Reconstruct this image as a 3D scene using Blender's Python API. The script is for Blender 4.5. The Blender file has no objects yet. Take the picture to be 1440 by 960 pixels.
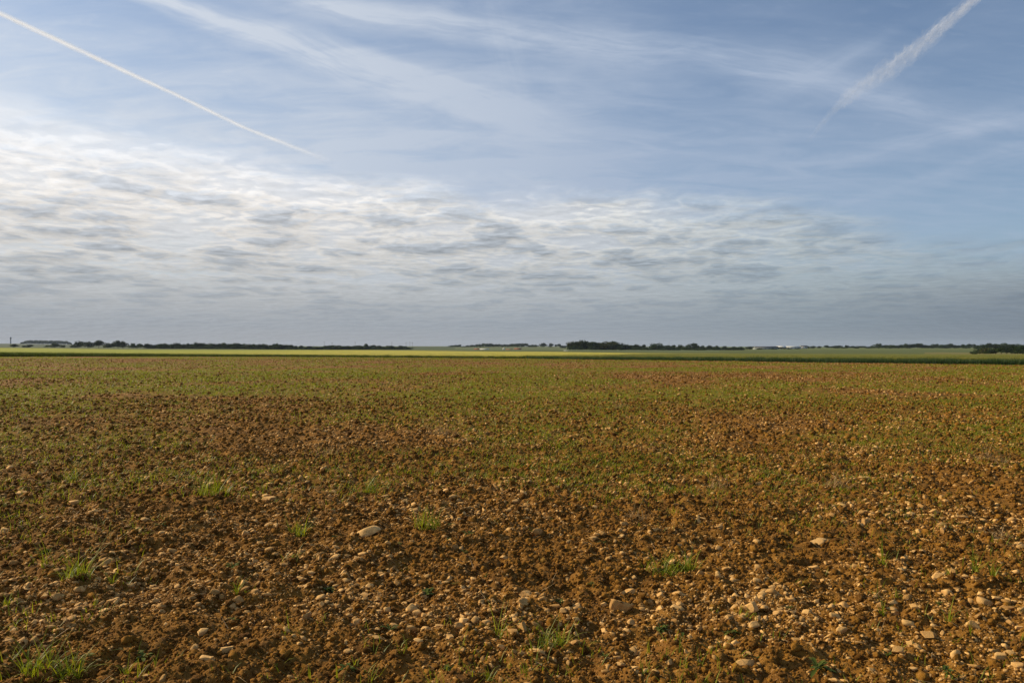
import bpy, math, random
import numpy as np
from mathutils import Vector, Matrix, Euler

random.seed(11)
RNG = np.random.default_rng(7)
SC = bpy.context.scene
COL = SC.collection
F, HZ, CAMZ = 1120.0, 487.0, 1.6          # focal length and eye-level row in pixels of the 1440x960 photo
R = math.radians
SUN_AZ, SUN_EL = R(-66), R(29)


# ------------------------------------------------------------------ helpers
def tag(o, label=None, cat=None, group=None, kind=None):
    if label: o['label'] = label
    if cat: o['category'] = cat
    if group: o['group'] = group
    if kind: o['kind'] = kind
    return o


def mesh_from(name, V, Fc, mat=None, attrs=None, smooth=False):
    """V (n,3); Fc (m,k) array of equal-size polygons"""
    V = np.asarray(V, np.float32); Fc = np.asarray(Fc, np.int32)
    me = bpy.data.meshes.new(name)
    n, (m, k) = len(V), Fc.shape
    me.vertices.add(n); me.vertices.foreach_set('co', V.ravel())
    me.loops.add(m * k); me.loops.foreach_set('vertex_index', Fc.ravel())
    me.polygons.add(m); me.polygons.foreach_set('loop_start', np.arange(0, m * k, k, dtype=np.int32))
    if smooth: me.polygons.foreach_set('use_smooth', np.ones(m, bool))
    for an, av in (attrs or {}).items():
        av = np.asarray(av, np.float32)
        if av.ndim == 1:
            a = me.attributes.new(an, 'FLOAT', 'POINT'); a.data.foreach_set('value', av)
        else:
            a = me.attributes.new(an, 'FLOAT_COLOR', 'POINT')
            a.data.foreach_set('color', np.hstack([av, np.ones((n, 1), np.float32)]).ravel())
    me.update(calc_edges=True)
    if mat: me.materials.append(mat)
    return me


def link(name, me, loc=(0, 0, 0), rot=(0, 0, 0), scale=(1, 1, 1), parent=None):
    o = bpy.data.objects.new(name, me)
    o.location = loc; o.rotation_euler = rot; o.scale = scale
    COL.objects.link(o)
    if parent: o.parent = parent
    return o


def smooth01(t):
    t = np.clip(t, 0, 1); return t * t * (3 - 2 * t)


def _hash(ix, iy, seed):
    h = (ix.astype(np.int64) * 374761393 + iy.astype(np.int64) * 668265263 + seed * 1442695041) & 0xffffffff
    h = ((h ^ (h >> 13)) * 1274126177) & 0xffffffff
    h = (h ^ (h >> 16)) & 0xffffffff
    return h.astype(np.float64) / 4294967295.0


def vnoise(x, y, seed=0):
    """smooth value noise in 0..1"""
    fx, fy = np.floor(x), np.floor(y)
    tx, ty = x - fx, y - fy
    tx = tx * tx * (3 - 2 * tx); ty = ty * ty * (3 - 2 * ty)
    a, b = _hash(fx, fy, seed), _hash(fx + 1, fy, seed)
    c, d = _hash(fx, fy + 1, seed), _hash(fx + 1, fy + 1, seed)
    return (a * (1 - tx) + b * tx) * (1 - ty) + (c * (1 - tx) + d * tx) * ty


def fbm(x, y, seed=0, octv=3):
    s = 0; amp = 1; tot = 0
    for k in range(octv):
        c, sn = math.cos(.6 + k), math.sin(.6 + k)
        s = s + amp * vnoise(x * c - y * sn, x * sn + y * c, seed + 17 * k)
        tot += amp; amp *= .5; x = x * 2.03; y = y * 2.03
    return s / tot


# ------------------------------------------------------------------ the lie of the land
PXC = np.array([-900, 0, 240, 480, 720, 960, 1200, 1440, 2300.])
UC = (PXC - 720) / F
DR = np.array([0, 90, 130, 300, 600, 1000, 1200, 2000, 3500, 9000.])
ZT = np.array([
    [0] * 9,
    [0] * 9,
    [.02, .02, 0, 0, -.05, -.1, -.15, -.2, -.2],
    [.45, .45, -.25, -.25, -.85, -1.5, -1.75, -1.9, -2.0],
    [.4, .4, -.5, -1.2, -1.35, -2.4, -2.7, -3.6, -3.8],
    [.3, .3, -1.4, -2.6, -1.8, -3.0, -2.2, -2.0, -2.0],
    [.5, .5, -1.0, -2.4, -1.4, -2.8, -1.6, -1.6, -1.6],
    [2.6, 2.6, .7, -.5, -.2, -2.0, -2.0, -2.0, -2.0],
    [14, 14, 5, 2.6, 2.4, -1.0, -2.0, -2.0, -2.0],
    [14, 14, 6, 4, 2, 0, -1, 0, 0.]])


def terrain(x, y):
    x = np.asarray(x, float); y = np.asarray(y, float)
    r = np.hypot(x, y); az = np.clip(np.arctan2(x, y), -.72, .72)
    u = np.tan(az); Y = np.clip(r * np.cos(az), 0, 8999)
    i = np.clip(np.searchsorted(DR, Y, side='right') - 1, 0, len(DR) - 2)
    j = np.clip(np.searchsorted(UC, u, side='right') - 1, 0, len(UC) - 2)
    t = (Y - DR[i]) / (DR[i + 1] - DR[i]); s = smooth01((u - UC[j]) / (UC[j + 1] - UC[j]))
    return (ZT[i, j] * (1 - s) + ZT[i, j + 1] * s) * (1 - t) + (ZT[i + 1, j] * (1 - s) + ZT[i + 1, j + 1] * s) * t


EDGE_PX = np.array([-900, 0, 240, 480, 720, 900, 1100, 1280, 1440, 2300.])
EDGE_D = np.array([117, 123, 126, 119, 107, 94, 82, 74, 69, 47.])


def edge_depth(u):                                   # depth at which the ploughed ground ends
    return np.interp(u * F + 720, EDGE_PX, EDGE_D)


def micro(x, y, r):
    """clods and furrows of the worked soil, fading with distance"""
    h = .035 * (fbm(x * .45, y * .45, 3, 2) - .5)
    n = fbm(x * 2.6, y * 2.6, 9, 2); h = h + .11 * (n - .5)
    n2 = vnoise(x * 8.5, y * 8.5, 21); h = h + .048 * (np.abs(n2 - .5) * 2) * smooth01((60 - r) / 30)
    h = h + .022 * (vnoise(x * 21, y * 21, 33) - .5) * smooth01((25 - r) / 10)
    h = h + .011 * (vnoise(x * 55, y * 55, 41) - .5) * smooth01((11 - r) / 4)
    return h


def ploughed(x, y):
    u = x / np.maximum(y, 1.0)
    return np.where(y > 0, y < edge_depth(np.clip(u, -2, 1.6)), True)


def height(x, y):
    r = np.hypot(x, y)
    return terrain(x, y) + micro(x, y, r) * smooth01((150 - r) / 40)


def green_amount(x, y):
    """0..1: how much seedling green covers the ploughed field"""
    y2 = np.asarray(y, float) - .0 * x
    # strips parallel to the far edge of the field
    u = x / np.maximum(y2, 1)
    d = y2 / edge_depth(np.clip(u, -1, 1)) * 100
    ph = d + 6 * (fbm(x * .03, y2 * .06, 77, 2) - .5)
    lo = np.interp(ph, [0, 5, 7, 10, 14, 22, 30, 38, 44, 50, 56, 64, 70, 78, 86, 92, 97, 100],
                   [.16, .24, .32, .40, .50, .58, .64, .58, .44, .34, .50, .54, .20, .36, .58, .52, .30, .5])
    big = fbm(x * .26 + 5, y2 * .24, 51, 4)
    side = np.interp(u, [-.6, -.2, .2, .6], [.30, .18, .0, -.08])
    g = lo + side * smooth01((40 - y2) / 20) + 2.5 * (big - .5)
    return np.clip(g, 0, 1)


def at(px, py):
    """ground point under a pixel of the photo (flat near field)"""
    Y = CAMZ * F / (py - HZ)
    return (px - 720) / F * Y, Y


# ------------------------------------------------------------------ node expression helper
class NT:
    def __init__(self, tree):
        self.t = tree; self.n = tree.nodes; self.l = tree.links

    def put(self, v, sock):
        if hasattr(v, 'is_linked'): self.l.new(v, sock)
        elif isinstance(v, (tuple, list)):
            sock.default_value = tuple(v) + ((1,) if sock.type == 'RGBA' and len(v) == 3 else ())
        else: sock.default_value = v

    def m(self, op, a, b=None, c=None, clamp=False):
        nd = self.n.new('ShaderNodeMath'); nd.operation = op; nd.use_clamp = clamp
        self.put(a, nd.inputs[0])
        if b is not None: self.put(b, nd.inputs[1])
        if c is not None: self.put(c, nd.inputs[2])
        return nd.outputs[0]

    def v(self, op, a, b=None):
        nd = self.n.new('ShaderNodeVectorMath'); nd.operation = op
        self.put(a, nd.inputs[0])
        if b is not None: self.put(b, nd.inputs[3] if op == 'SCALE' else nd.inputs[1])
        return nd.outputs['Value'] if op in ('DOT_PRODUCT', 'LENGTH', 'DISTANCE') else nd.outputs[0]

    def xyz(self, a):
        nd = self.n.new('ShaderNodeSeparateXYZ'); self.put(a, nd.inputs[0]); return nd.outputs

    def comb(self, x, y, z):
        nd = self.n.new('ShaderNodeCombineXYZ')
        for s, q in zip(nd.inputs, (x, y, z)): self.put(q, s)
        return nd.outputs[0]

    def step(self, x, a, b, lo=0., hi=1., kind='SMOOTHSTEP'):
        nd = self.n.new('ShaderNodeMapRange'); nd.interpolation_type = kind
        for s, q in zip(nd.inputs, (x, a, b, lo, hi)): self.put(q, s)
        return nd.outputs[0]

    def noise(self, vec, scale=1., detail=4., rough=.55, dist=0., out='Fac', w=None):
        nd = self.n.new('ShaderNodeTexNoise')
        if w is not None: nd.noise_dimensions = '4D'; nd.inputs['W'].default_value = w
        self.put(vec, nd.inputs['Vector']); nd.inputs['Scale'].default_value = scale
        nd.inputs['Detail'].default_value = detail; nd.inputs['Roughness'].default_value = rough
        nd.inputs['Distortion'].default_value = dist
        return nd.outputs[out]

    def ramp(self, x, pts, interp='EASE'):
        nd = self.n.new('ShaderNodeValToRGB'); cr = nd.color_ramp; cr.interpolation = interp
        while len(cr.elements) < len(pts): cr.elements.new(.5)
        for e, (p, c) in zip(cr.elements, sorted(pts)):
            e.position = p; e.color = (tuple(c) + (1,)) if isinstance(c, (tuple, list)) else (c, c, c, 1)
        self.put(x, nd.inputs[0]); return nd.outputs[0]

    def mix(self, f, a, b, mode='MIX'):
        nd = self.n.new('ShaderNodeMix'); nd.data_type = 'RGBA'; nd.blend_type = mode; nd.clamp_factor = True
        self.put(f, nd.inputs[0]); self.put(a, nd.inputs[6]); self.put(b, nd.inputs[7])
        return nd.outputs[2]

    def attr(self, name, out='Fac'):
        nd = self.n.new('ShaderNodeAttribute'); nd.attribute_name = name; return nd.outputs[out]

    def bump(self, h, strength, dist):
        nd = self.n.new('ShaderNodeBump'); nd.inputs['Strength'].default_value = strength
        nd.inputs['Distance'].default_value = dist; self.put(h, nd.inputs['Height']); return nd.outputs[0]


def new_mat(name):
    m = bpy.data.materials.new(name); m.use_nodes = True
    nt = m.node_tree
    for n in list(nt.nodes): nt.nodes.remove(n)
    out = nt.nodes.new('ShaderNodeOutputMaterial')
    return m, NT(nt), out


def diffuse_mat(name, build, rough=1.0, spec=.15):
    m, g, out = new_mat(name)
    p = g.n.new('ShaderNodeBsdfPrincipled'); p.inputs['Roughness'].default_value = rough
    p.inputs['Specular IOR Level'].default_value = spec
    col, nrm = build(g)
    g.put(col, p.inputs['Base Color'])
    if nrm is not None: g.l.new(nrm, p.inputs['Normal'])
    g.l.new(p.outputs[0], out.inputs[0])
    return m


def leaf_mat(name, build, trans=.4, rough=.5, spec=.3):
    m, g, out = new_mat(name)
    p = g.n.new('ShaderNodeBsdfPrincipled'); p.inputs['Roughness'].default_value = rough
    p.inputs['Specular IOR Level'].default_value = spec
    t = g.n.new('ShaderNodeBsdfTranslucent'); mx = g.n.new('ShaderNodeMixShader')
    col = build(g); g.put(col, p.inputs['Base Color']); g.put(col, t.inputs[0])
    mx.inputs[0].default_value = trans
    g.l.new(p.outputs[0], mx.inputs[1]); g.l.new(t.outputs[0], mx.inputs[2]); g.l.new(mx.outputs[0], out.inputs[0])
    return m


def coords(g, kind='Object'):
    nd = g.n.new('ShaderNodeTexCoord'); return nd.outputs[kind]


def geo_pos(g):
    return g.n.new('ShaderNodeNewGeometry').outputs['Position']


# ------------------------------------------------------------------ world: sky, cloud deck, cirrus
def px_dir(px, py):
    return Vector(((px - 720) / F, 1, (HZ - py) / F)).normalized()


def build_world():
    w = bpy.data.worlds.new('World'); SC.world = w; w.use_nodes = True
    nt = w.node_tree
    for n in list(nt.nodes): nt.nodes.remove(n)
    g = NT(nt)
    out = nt.nodes.new('ShaderNodeOutputWorld'); bg = nt.nodes.new('ShaderNodeBackground')
    sky = nt.nodes.new('ShaderNodeTexSky'); sky.sky_type = 'NISHITA'; sky.sun_disc = False
    sky.sun_elevation = SUN_EL; sky.sun_rotation = SUN_AZ; sky.air_density = 1.0
    sky.dust_density = .6; sky.ozone_density = 1.6; sky.altitude = 100
    d = coords(g, 'Generated')
    x, y, z = g.xyz(d)
    zc = g.m('MAXIMUM', z, 0.0)
    el = g.m('ARCSINE', zc); az = g.m('ARCTAN2', x, y)
    azn = g.m('ADD', g.m('MULTIPLY', az, .5 / .7), .5)         # 0..1 over -0.7..0.7 rad
    fz = g.m('DIVIDE', 1.0, g.m('ADD', zc, .035))
    p = g.comb(g.m('MULTIPLY', x, fz), g.m('MULTIPLY', y, fz), 0.)
    fz2 = g.m('DIVIDE', 1.0, g.m('ADD', zc, .16))
    q = g.comb(g.m('MULTIPLY', x, fz2), g.m('MULTIPLY', y, fz2), 0.)
    sund = (math.sin(SUN_AZ) * math.cos(SUN_EL), math.cos(SUN_AZ) * math.cos(SUN_EL), math.sin(SUN_EL))
    sd = g.v('DOT_PRODUCT', d, sund)
    sunb = g.step(sd, .35, 1.0, 0., 1., 'LINEAR')              # brightness of cloud towards the sun

    S = 10.0      # background strength is 0.1: colours below are given in display-linear / 0.1
    def c(r_, g_, b_): return (r_ * S, g_ * S, b_ * S)
    base = g.mix(1., sky.outputs[0], (.66, .77, .87), 'MULTIPLY')

    # --- old, spread-out trails and thin cirrus (great-circle bands)
    dist_vec = g.v('SCALE', g.v('SUBTRACT', g.noise(d, 5., 3., .5, out='Color'), (.5, .5, .5)), .055)
    dw = g.v('ADD', d, dist_vec)
    streak = g.noise(g.v('MULTIPLY', q, (1.4, 3.6, 1.)), 2.2, 6., .62, .6)
    fine = g.noise(g.v('MULTIPLY', q, (2.2, 5.0, 1.)), 5., 5., .6, .9, w=3.)

    def band(p1, p2, width, a0, a1, amp, soft=1., warp=dw, tex=None):
        d1, d2 = px_dir(*p1), px_dir(*p2)
        n = d1.cross(d2).normalized(); t = (d2 - d1).normalized()
        l1, l2 = d1.dot(t), d2.dot(t)
        off = g.m('ABSOLUTE', g.v('DOT_PRODUCT', warp, tuple(n)))
        al = g.v('DOT_PRODUCT', d, tuple(t))
        L = l2 - l1
        wv = g.step(al, l1, l2, width[0] / F, width[1] / F, 'LINEAR')
        k = g.m('DIVIDE', off, wv)
        body = g.step(k, 0., 1., 1., 0.)
        ends = g.m('MULTIPLY', g.step(al, l1 - a0 * L, l1 + a0 * L), g.step(al, l2 - a1 * L, l2 + a1 * L, 1., 0.))
        r = g.m('MULTIPLY', g.m('MULTIPLY', body, ends), amp)
        front = g.step(y, 0., .3)
        r = g.m('MULTIPLY', r, front)
        fl = g.noise(g.comb(g.m('MULTIPLY', al, 7.), g.m('MULTIPLY', g.v('DOT_PRODUCT', warp, tuple(n)), 75.), p1[0] * .01), 1., 5., .65, .4)
        r = g.m('MULTIPLY', r, g.step(fl, .28, .66, .40, 1.25))
        return g.m('MULTIPLY', r, tex) if tex is not None else r

    tex1 = g.step(streak, .25, .7, .55, 1.1)
    bands = [
        band((150, -12), (800, 185), (16, 62), .05, .28, .62, tex=tex1),
        band((480, 60), (760, 175), (14, 34), .3, .3, .42, tex=tex1),
        band((400, -5), (1130, 110), (26, 40), .12, .25, .48, tex=tex1),
        band((1000, 100), (1420, 165), (24, 26), .25, .3, .34, tex=tex1),
        band((1130, 235), (1440, 150), (14, 26), .3, .3, .30, tex=tex1),
        band((1180, 285), (1480, 195), (10, 24), .3, .3, .22, tex=tex1),
        band((1080, 150), (1240, 55), (30, 20), .4, .4, .20, tex=tex1),
        band((700, 10), (770, 330), (40, 60), .3, .3, .14, tex=tex1),
    ]
    cir = bands[0]
    for b in bands[1:]: cir = g.m('ADD', cir, b)
    # overall thin veil, thicker to the left and low down
    veil_az = g.ramp(azn, [(0, .88), (.2, .78), (.4, .90), (.55, .88), (.70, .60), (.85, .44), (1, .34)])
    veil_el = g.ramp(g.m('MULTIPLY', el, 1.6), [(0, 1.), (.36, 1.), (.46, .76), (.60, .46), (.75, .40), (1., .45)])
    veil = g.m('MULTIPLY', g.m('MULTIPLY', veil_az, veil_el), g.step(streak, .2, .8, .72, 1.35))
    veil = g.m('ADD', veil, g.m('MULTIPLY', g.step(fine, .5, .8), .10))
    thin = g.m('SUBTRACT', 1., g.m('MULTIPLY', g.m('SUBTRACT', 1., g.m('MINIMUM', veil, .92)), g.m('SUBTRACT', 1., g.m('MINIMUM', g.m('MULTIPLY', cir, 1.7), .85))))
    thin_col = g.mix(sunb, c(.36, .43, .55), c(.70, .73, .77))
    sky1 = g.mix(thin, base, thin_col)

    # --- altocumulus deck
    top = g.ramp(azn, [(0, .285), (.10, .275), (.20, .252), (.30, .232), (.42, .214), (.5, .208), (.66, .196), (.76, .178), (.84, .14), (1, .11)], 'LINEAR')
    edge_n = g.noise(g.v('MULTIPLY', p, (1., .8, 1.)), 1.5, 5., .6, .3)
    dd = g.m('ADD', g.m('SUBTRACT', top, el), g.m('MULTIPLY', g.m('SUBTRACT', edge_n, .5), .09))
    cov = g.step(dd, -.004, g.ramp(azn, [(0, .075), (.3, .05), (.5, .042), (1, .06)]))
    # the deck thins out on the right
    thinr = g.ramp(azn, [(0, 1.), (.60, 1.), (.74, .85), (.84, .64), (1, .55)], 'LINEAR')
    fz3 = g.m('DIVIDE', 1.0, g.m('ADD', zc, .07))
    cell = g.comb(g.m('MULTIPLY', x, fz3), g.m('MULTIPLY', y, fz3), 0.)
    cell = g.v('ADD', cell, g.v('SCALE', g.v('SUBTRACT', g.noise(cell, 2.6, 5., .6, out='Color'), (.5, .5, .5)), .34))

    def puff(vec, scale, sm):
        nd = g.n.new('ShaderNodeTexVoronoi'); nd.feature = 'SMOOTH_F1' if sm else 'F1'; nd.inputs['Scale'].default_value = scale
        if sm: nd.inputs['Smoothness'].default_value = sm
        nd.inputs['Randomness'].default_value = 1.
        g.put(vec, nd.inputs['Vector']); return g.m('SUBTRACT', 1., nd.outputs['Distance'])

    big_n = g.noise(q, 1.7, 4., .55, .5, w=9.)
    def thick(k):
        po = g.v('ADD', cell, (-.012 * k, -.07 * k, 0.))
        a = puff(po, 2.9, .5); b = puff(po, 8.5, 0); c_ = g.noise(po, 16., 6., .62)
        t = g.m('MULTIPLY_ADD', a, .46, g.m('MULTIPLY_ADD', b, .26, g.m('MULTIPLY', c_, .30)))
        return g.m('ADD', t, g.m('MULTIPLY', g.m('SUBTRACT', big_n, .5), .62))
    ls = g.m('SUBTRACT', thick(0), .055)
    relief = g.m('SUBTRACT', ls, g.m('SUBTRACT', thick(1), .055))            # sunlit rims of each cloudlet
    holes = g.step(ls, .30, .44, .62, 1.)
    low = g.step(el, .13, .05)                       # towards the horizon the deck closes
    cov = g.m('MULTIPLY', cov, g.m('MAXIMUM', g.m('MULTIPLY', holes, thinr), low))
    # brightness of the deck by height: bright rim, grey underside
    bel = g.ramp(g.m('MULTIPLY', el, 3.), [(0, (.290, .285, .285)), (.08, (.275, .288, .300)), (.24, (.352, .368, .376)), (.42, (.455, .465, .472)), (.60, (.60, .61, .62)), (.78, (.74, .74, .73)), (1, (.80, .80, .80))], 'LINEAR')
    con = g.ramp(g.m('MULTIPLY', el, 3.), [(0, .0), (.07, .05), (.2, .5), (.32, .9), (.50, .95), (.61, .62), (.69, .30), (1, .2)], 'LINEAR')
    dark = g.step(ls, .40, .60)                      # 0 thin bright .. 1 thick dark
    shade = g.m('SUBTRACT', 1.38, g.m('MULTIPLY', g.m('MULTIPLY', dark, con), .48))
    shade = g.m('SUBTRACT', shade, g.m('MULTIPLY', g.m('SUBTRACT', 1., con), .22))
    shade = g.m('ADD', shade, g.m('MULTIPLY', g.m('MULTIPLY', relief, g.m('MAXIMUM', con, .35)), 1.6))
    shade = g.m('MINIMUM', shade, 1.5)
    laz = g.ramp(azn, [(0, (1.05, 1.02, .99)), (.3, (1.04, 1.01, .98)), (.55, (.92, .93, .93)), (.75, (.72, .78, .80)), (.93, (.54, .60, .65)), (1, (.50, .57, .62))], 'LINEAR')
    warm = g.mix(g.m('MULTIPLY', g.m('SUBTRACT', 1., dark), con), (.93, .99, 1.08), (1.04, 1.0, .955))
    dc = g.mix(1., bel, warm, 'MULTIPLY')
    dc = g.mix(1., dc, laz, 'MULTIPLY')
    sc_ = g.m('MULTIPLY', shade, S)
    dc = g.v('SCALE', dc, sc_)
    col = g.mix(cov, sky1, dc)
    g.put(col, bg.inputs[0]); bg.inputs[1].default_value = .1
    nt.links.new(bg.outputs[0], out.inputs[0])


build_world()
SC.world.cycles.sampling_method = 'MANUAL'; SC.world.cycles.sample_map_resolution = 256

# ------------------------------------------------------------------ materials
GREEN_TINT = (.085, .105, .016)


def soil_build(g):
    pos = geo_pos(g)
    n1 = g.noise(pos, 3.1, 6., .65); n2 = g.noise(pos, 34., 4., .6); n3 = g.noise(pos, .35, 4., .6)
    n4 = g.noise(pos, 110., 3., .6)
    c = g.mix(g.step(n1, .3, .7), (.094, .039, .004), (.265, .124, .016))
    c = g.mix(g.m('MULTIPLY', g.step(n2, .52, .72), .65), c, (.36, .195, .060))
    c = g.mix(g.m('MULTIPLY', g.step(n2, .5, .3), .4), c, (.06, .026, .006))
    c = g.mix(g.m('MULTIPLY', g.step(n4, .56, .68), .35), c, (.42, .25, .10))
    c = g.mix(g.step(n3, .3, .7, 0., .3), c, (.24, .105, .024))
    ga = g.attr('green')
    gn = g.m('MULTIPLY', g.m('MULTIPLY', ga, g.step(g.noise(pos, 7., 5., .7), .34, .62, .3, 1.)), .72)
    c = g.mix(gn, c, (.155, .145, .010))
    far = g.attr('farcol', 'Color'); fm = g.attr('farmask')
    c = g.mix(fm, c, far)
    h = g.m('ADD', g.m('MULTIPLY', n2, 1.), g.m('MULTIPLY', n4, .4))
    b = g.bump(h, .9, .02)
    return c, b


M_soil = diffuse_mat('soil', soil_build)


def clod_build(g):
    pos = geo_pos(g); t = g.attr('tint')
    n = g.noise(pos, 60., 4., .65)
    c = g.mix(t, (.074, .030, .003), (.25, .114, .014))
    c = g.mix(g.m('MULTIPLY', g.step(n, .5, .7), .45), c, (.33, .175, .052))
    return c, g.bump(n, .9, .012)


M_clod = diffuse_mat('crumbled_earth', clod_build)


def stone_build(g, obj=False):
    pos = geo_pos(g)
    if obj:
        t = g.xyz(g.n.new('ShaderNodeObjectInfo').outputs['Color'])[0]
    else:
        t = g.attr('tint')
    n = g.noise(pos, 55., 5., .65); n2 = g.noise(pos, 12., 3., .6)
    c = g.mix(t, (.31, .162, .040), (.72, .43, .150))
    c = g.mix(g.m('MULTIPLY', g.step(n2, .45, .7), .6), c, (.24, .110, .026))
    c = g.mix(g.m('MULTIPLY', g.step(n, .55, .75), .5), c, (.78, .52, .235))
    return c, g.bump(n, .6, .006)


M_stone = diffuse_mat('limestone', stone_build, .9, .25)
M_stone_o = diffuse_mat('limestone_weathered', lambda g: stone_build(g, True), .9, .25)


def grass_build(g):
    t = g.attr('tint')
    return g.mix(t, (.12, .17, .005), (.33, .34, .012))


M_grass = leaf_mat('grass_blades', grass_build, .45)
M_weed = leaf_mat('weed_leaves', lambda g: g.mix(g.attr('tint'), (.055, .085, .012), (.15, .18, .035)), .35, .6, .12)
M_straw = leaf_mat('dry_stalks', lambda g: g.mix(g.attr('tint'), (.30, .20, .09), (.55, .42, .24)), .2, .7, .2)

M_straw_dark = leaf_mat('withered_grass', lambda g: g.mix(g.attr('tint'), (.24, .145, .050), (.50, .34, .16)), .2, .8, .1)

# ------------------------------------------------------------------ ground sheet
FAR_FIELDS = [  # (px0, px1, depth0, depth1, colour)
    (-900, 560, 300, 1000, (.085, .10, .028)), (560, 1500, 300, 620, (.085, .10, .026)),
    (-900, 300, 1200, 5000, (.050, .068, .030)), (300, 640, 1000, 2400, (.065, .085, .035)),
    (640, 1010, 620, 1000, (.095, .12, .045)), (640, 900, 1000, 2400, (.10, .12, .05)),
    (1010, 1500, 620, 900, (.085, .105, .028)), (1010, 1500, 900, 1500, (.10, .12, .032)),
    (1300, 2300, 230, 620, (.15, .13, .035)),
]


def build_ground():
    # rings: fine where the photo looks, coarse round the back
    r = [1.0]
    while r[-1] < 9000:
        a = r[-1]
        k = .0036 if a < 14 else .0050 if a < 40 else .011 if a < 150 else .03 if a < 5000 else .1
        if a < 2.6: k = .05
        r.append(a * (1 + k))
    r = np.array(r)
    az = np.concatenate([np.linspace(-math.pi, -.82, 50, endpoint=False), np.linspace(-.82, .82, 1150), np.linspace(.82, math.pi, 50)[1:]])
    A, RR = np.meshgrid(az, r)
    x, y = RR * np.sin(A), RR * np.cos(A)
    z = height(x, y)
    V = np.stack([x, y, z], -1).reshape(-1, 3)
    nr, na = A.shape
    i, j = np.meshgrid(np.arange(nr - 1), np.arange(na - 1), indexing='ij')
    q = (i * na + j).ravel()
    Fc = np.stack([q, q + 1, q + na + 1, q + na], -1)
    # centre cap
    u = x / np.maximum(y, 1e-3)
    pl = ploughed(x, y)
    gr = np.where(pl, green_amount(x, y), 0) * smooth01((RR - 6) / 20)
    far = np.zeros(x.shape + (3,)); far[:] = (.10, .125, .04)
    px = np.where(y > 0, u * F + 720, -5000)
    n = fbm(x * .004, y * .004, 5, 2)
    for (a, b, d0, d1, c) in FAR_FIELDS:
        wob = 30 * (n - .5)
        msk = (px >= a) & (px < b) & (y + wob >= d0) & (y + wob < d1)
        far[msk] = c
    far *= (.8 + .4 * fbm(x * .02, y * .02, 15, 3))[..., None]
    fm = np.where(pl, 0, 1.)
    me = mesh_from('ground', V, Fc, M_soil, {'green': gr.ravel(), 'farcol': far.reshape(-1, 3), 'farmask': fm.ravel()}, smooth=True)
    # close the small hole under the camera
    o = link('ground', me); tag(o, kind='structure')
    ang = az
    cv = [(0, 0, float(height(np.array([0.]), np.array([0.]))[0]))] + [tuple(V[k]) for k in range(na)]
    cf = [(0, k + 2, k + 1) for k in range(na - 1)]
    c2 = mesh_from('ground_patch', cv, cf, M_soil, {'green': np.zeros(len(cv)), 'farcol': np.zeros((len(cv), 3)), 'farmask': np.zeros(len(cv))})
    tag(link('ground', c2), kind='structure')


build_ground()

# ------------------------------------------------------------------ merging many small shapes
def ico(sub):
    import bmesh
    bm = bmesh.new(); bmesh.ops.create_icosphere(bm, subdivisions=sub, radius=1)
    V = np.array([v.co[:] for v in bm.verts]); Fc = np.array([[v.index for v in f.verts] for f in bm.faces])
    bm.free(); return V, Fc


ICO1, ICO2, ICO3 = ico(1), ico(2), ico(3)


def stone_shape(rng, base, cuts=9, flat=.54):
    V, Fc = base
    V = V.copy() * rng.uniform(.9, 1.12, (len(V), 1))
    Q, _ = np.linalg.qr(rng.normal(size=(3, 3)) + np.eye(3) * 1.5)
    box = [Q[:, k] * sg for k in range(3) for sg in (-1, 1)]
    for k in range(cuts):
        n = box[k] + rng.normal(0, .16, 3) if k < 6 else rng.normal(size=3)
        n = n / np.linalg.norm(n); d = rng.uniform(.40, .72) if k < 6 else rng.uniform(.58, .9)
        s = V @ n; m = s > d
        V[m] -= np.outer(s[m] - d, n)
    V *= np.array([1.0, rng.uniform(.5, .95), rng.uniform(.6, 1.2) * flat])
    V /= np.abs(V[:, :2]).max()
    return V


def clod_shape(rng, base):
    V, Fc = base
    V = V * rng.uniform(.5, 1.3, (len(V), 1))
    return V * np.array([1, rng.uniform(.75, 1), rng.uniform(.55, .8)])


def rotmats(rz, tx, ty):
    cz, sz = np.cos(rz), np.sin(rz); cx, sx = np.cos(tx), np.sin(tx); cy, sy = np.cos(ty), np.sin(ty)
    n = len(rz); Z = np.zeros((n, 3, 3)); X = np.zeros((n, 3, 3)); Yr = np.zeros((n, 3, 3))
    Z[:, 0, 0] = cz; Z[:, 0, 1] = -sz; Z[:, 1, 0] = sz; Z[:, 1, 1] = cz; Z[:, 2, 2] = 1
    X[:, 0, 0] = 1; X[:, 1, 1] = cx; X[:, 1, 2] = -sx; X[:, 2, 1] = sx; X[:, 2, 2] = cx
    Yr[:, 1, 1] = 1; Yr[:, 0, 0] = cy; Yr[:, 0, 2] = sy; Yr[:, 2, 0] = -sy; Yr[:, 2, 2] = cy
    return Z @ X @ Yr


def merged(shapes, Fc, pos, size, rz, tx, ty, tint):
    """list of same-topology shapes placed many times -> V, F, tint"""
    n = len(pos); nv = len(shapes[0]); S = np.stack(shapes)
    pick = RNG.integers(0, len(shapes), n)
    M = rotmats(rz, tx, ty) * size[:, None, None]
    V = np.einsum('nij,nvj->nvi', M, S[pick]) + pos[:, None, :]
    Fa = Fc[None] + (np.arange(n) * nv)[:, None, None]
    return V.reshape(-1, 3), Fa.reshape(-1, 3), np.repeat(tint, nv)


def join(parts):
    Vs, Fs, Ts, off = [], [], [], 0
    for V, Fq, T in parts:
        Vs.append(V); Fs.append(Fq + off); Ts.append(T); off += len(V)
    return np.concatenate(Vs), np.concatenate(Fs), np.concatenate(Ts)


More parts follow.
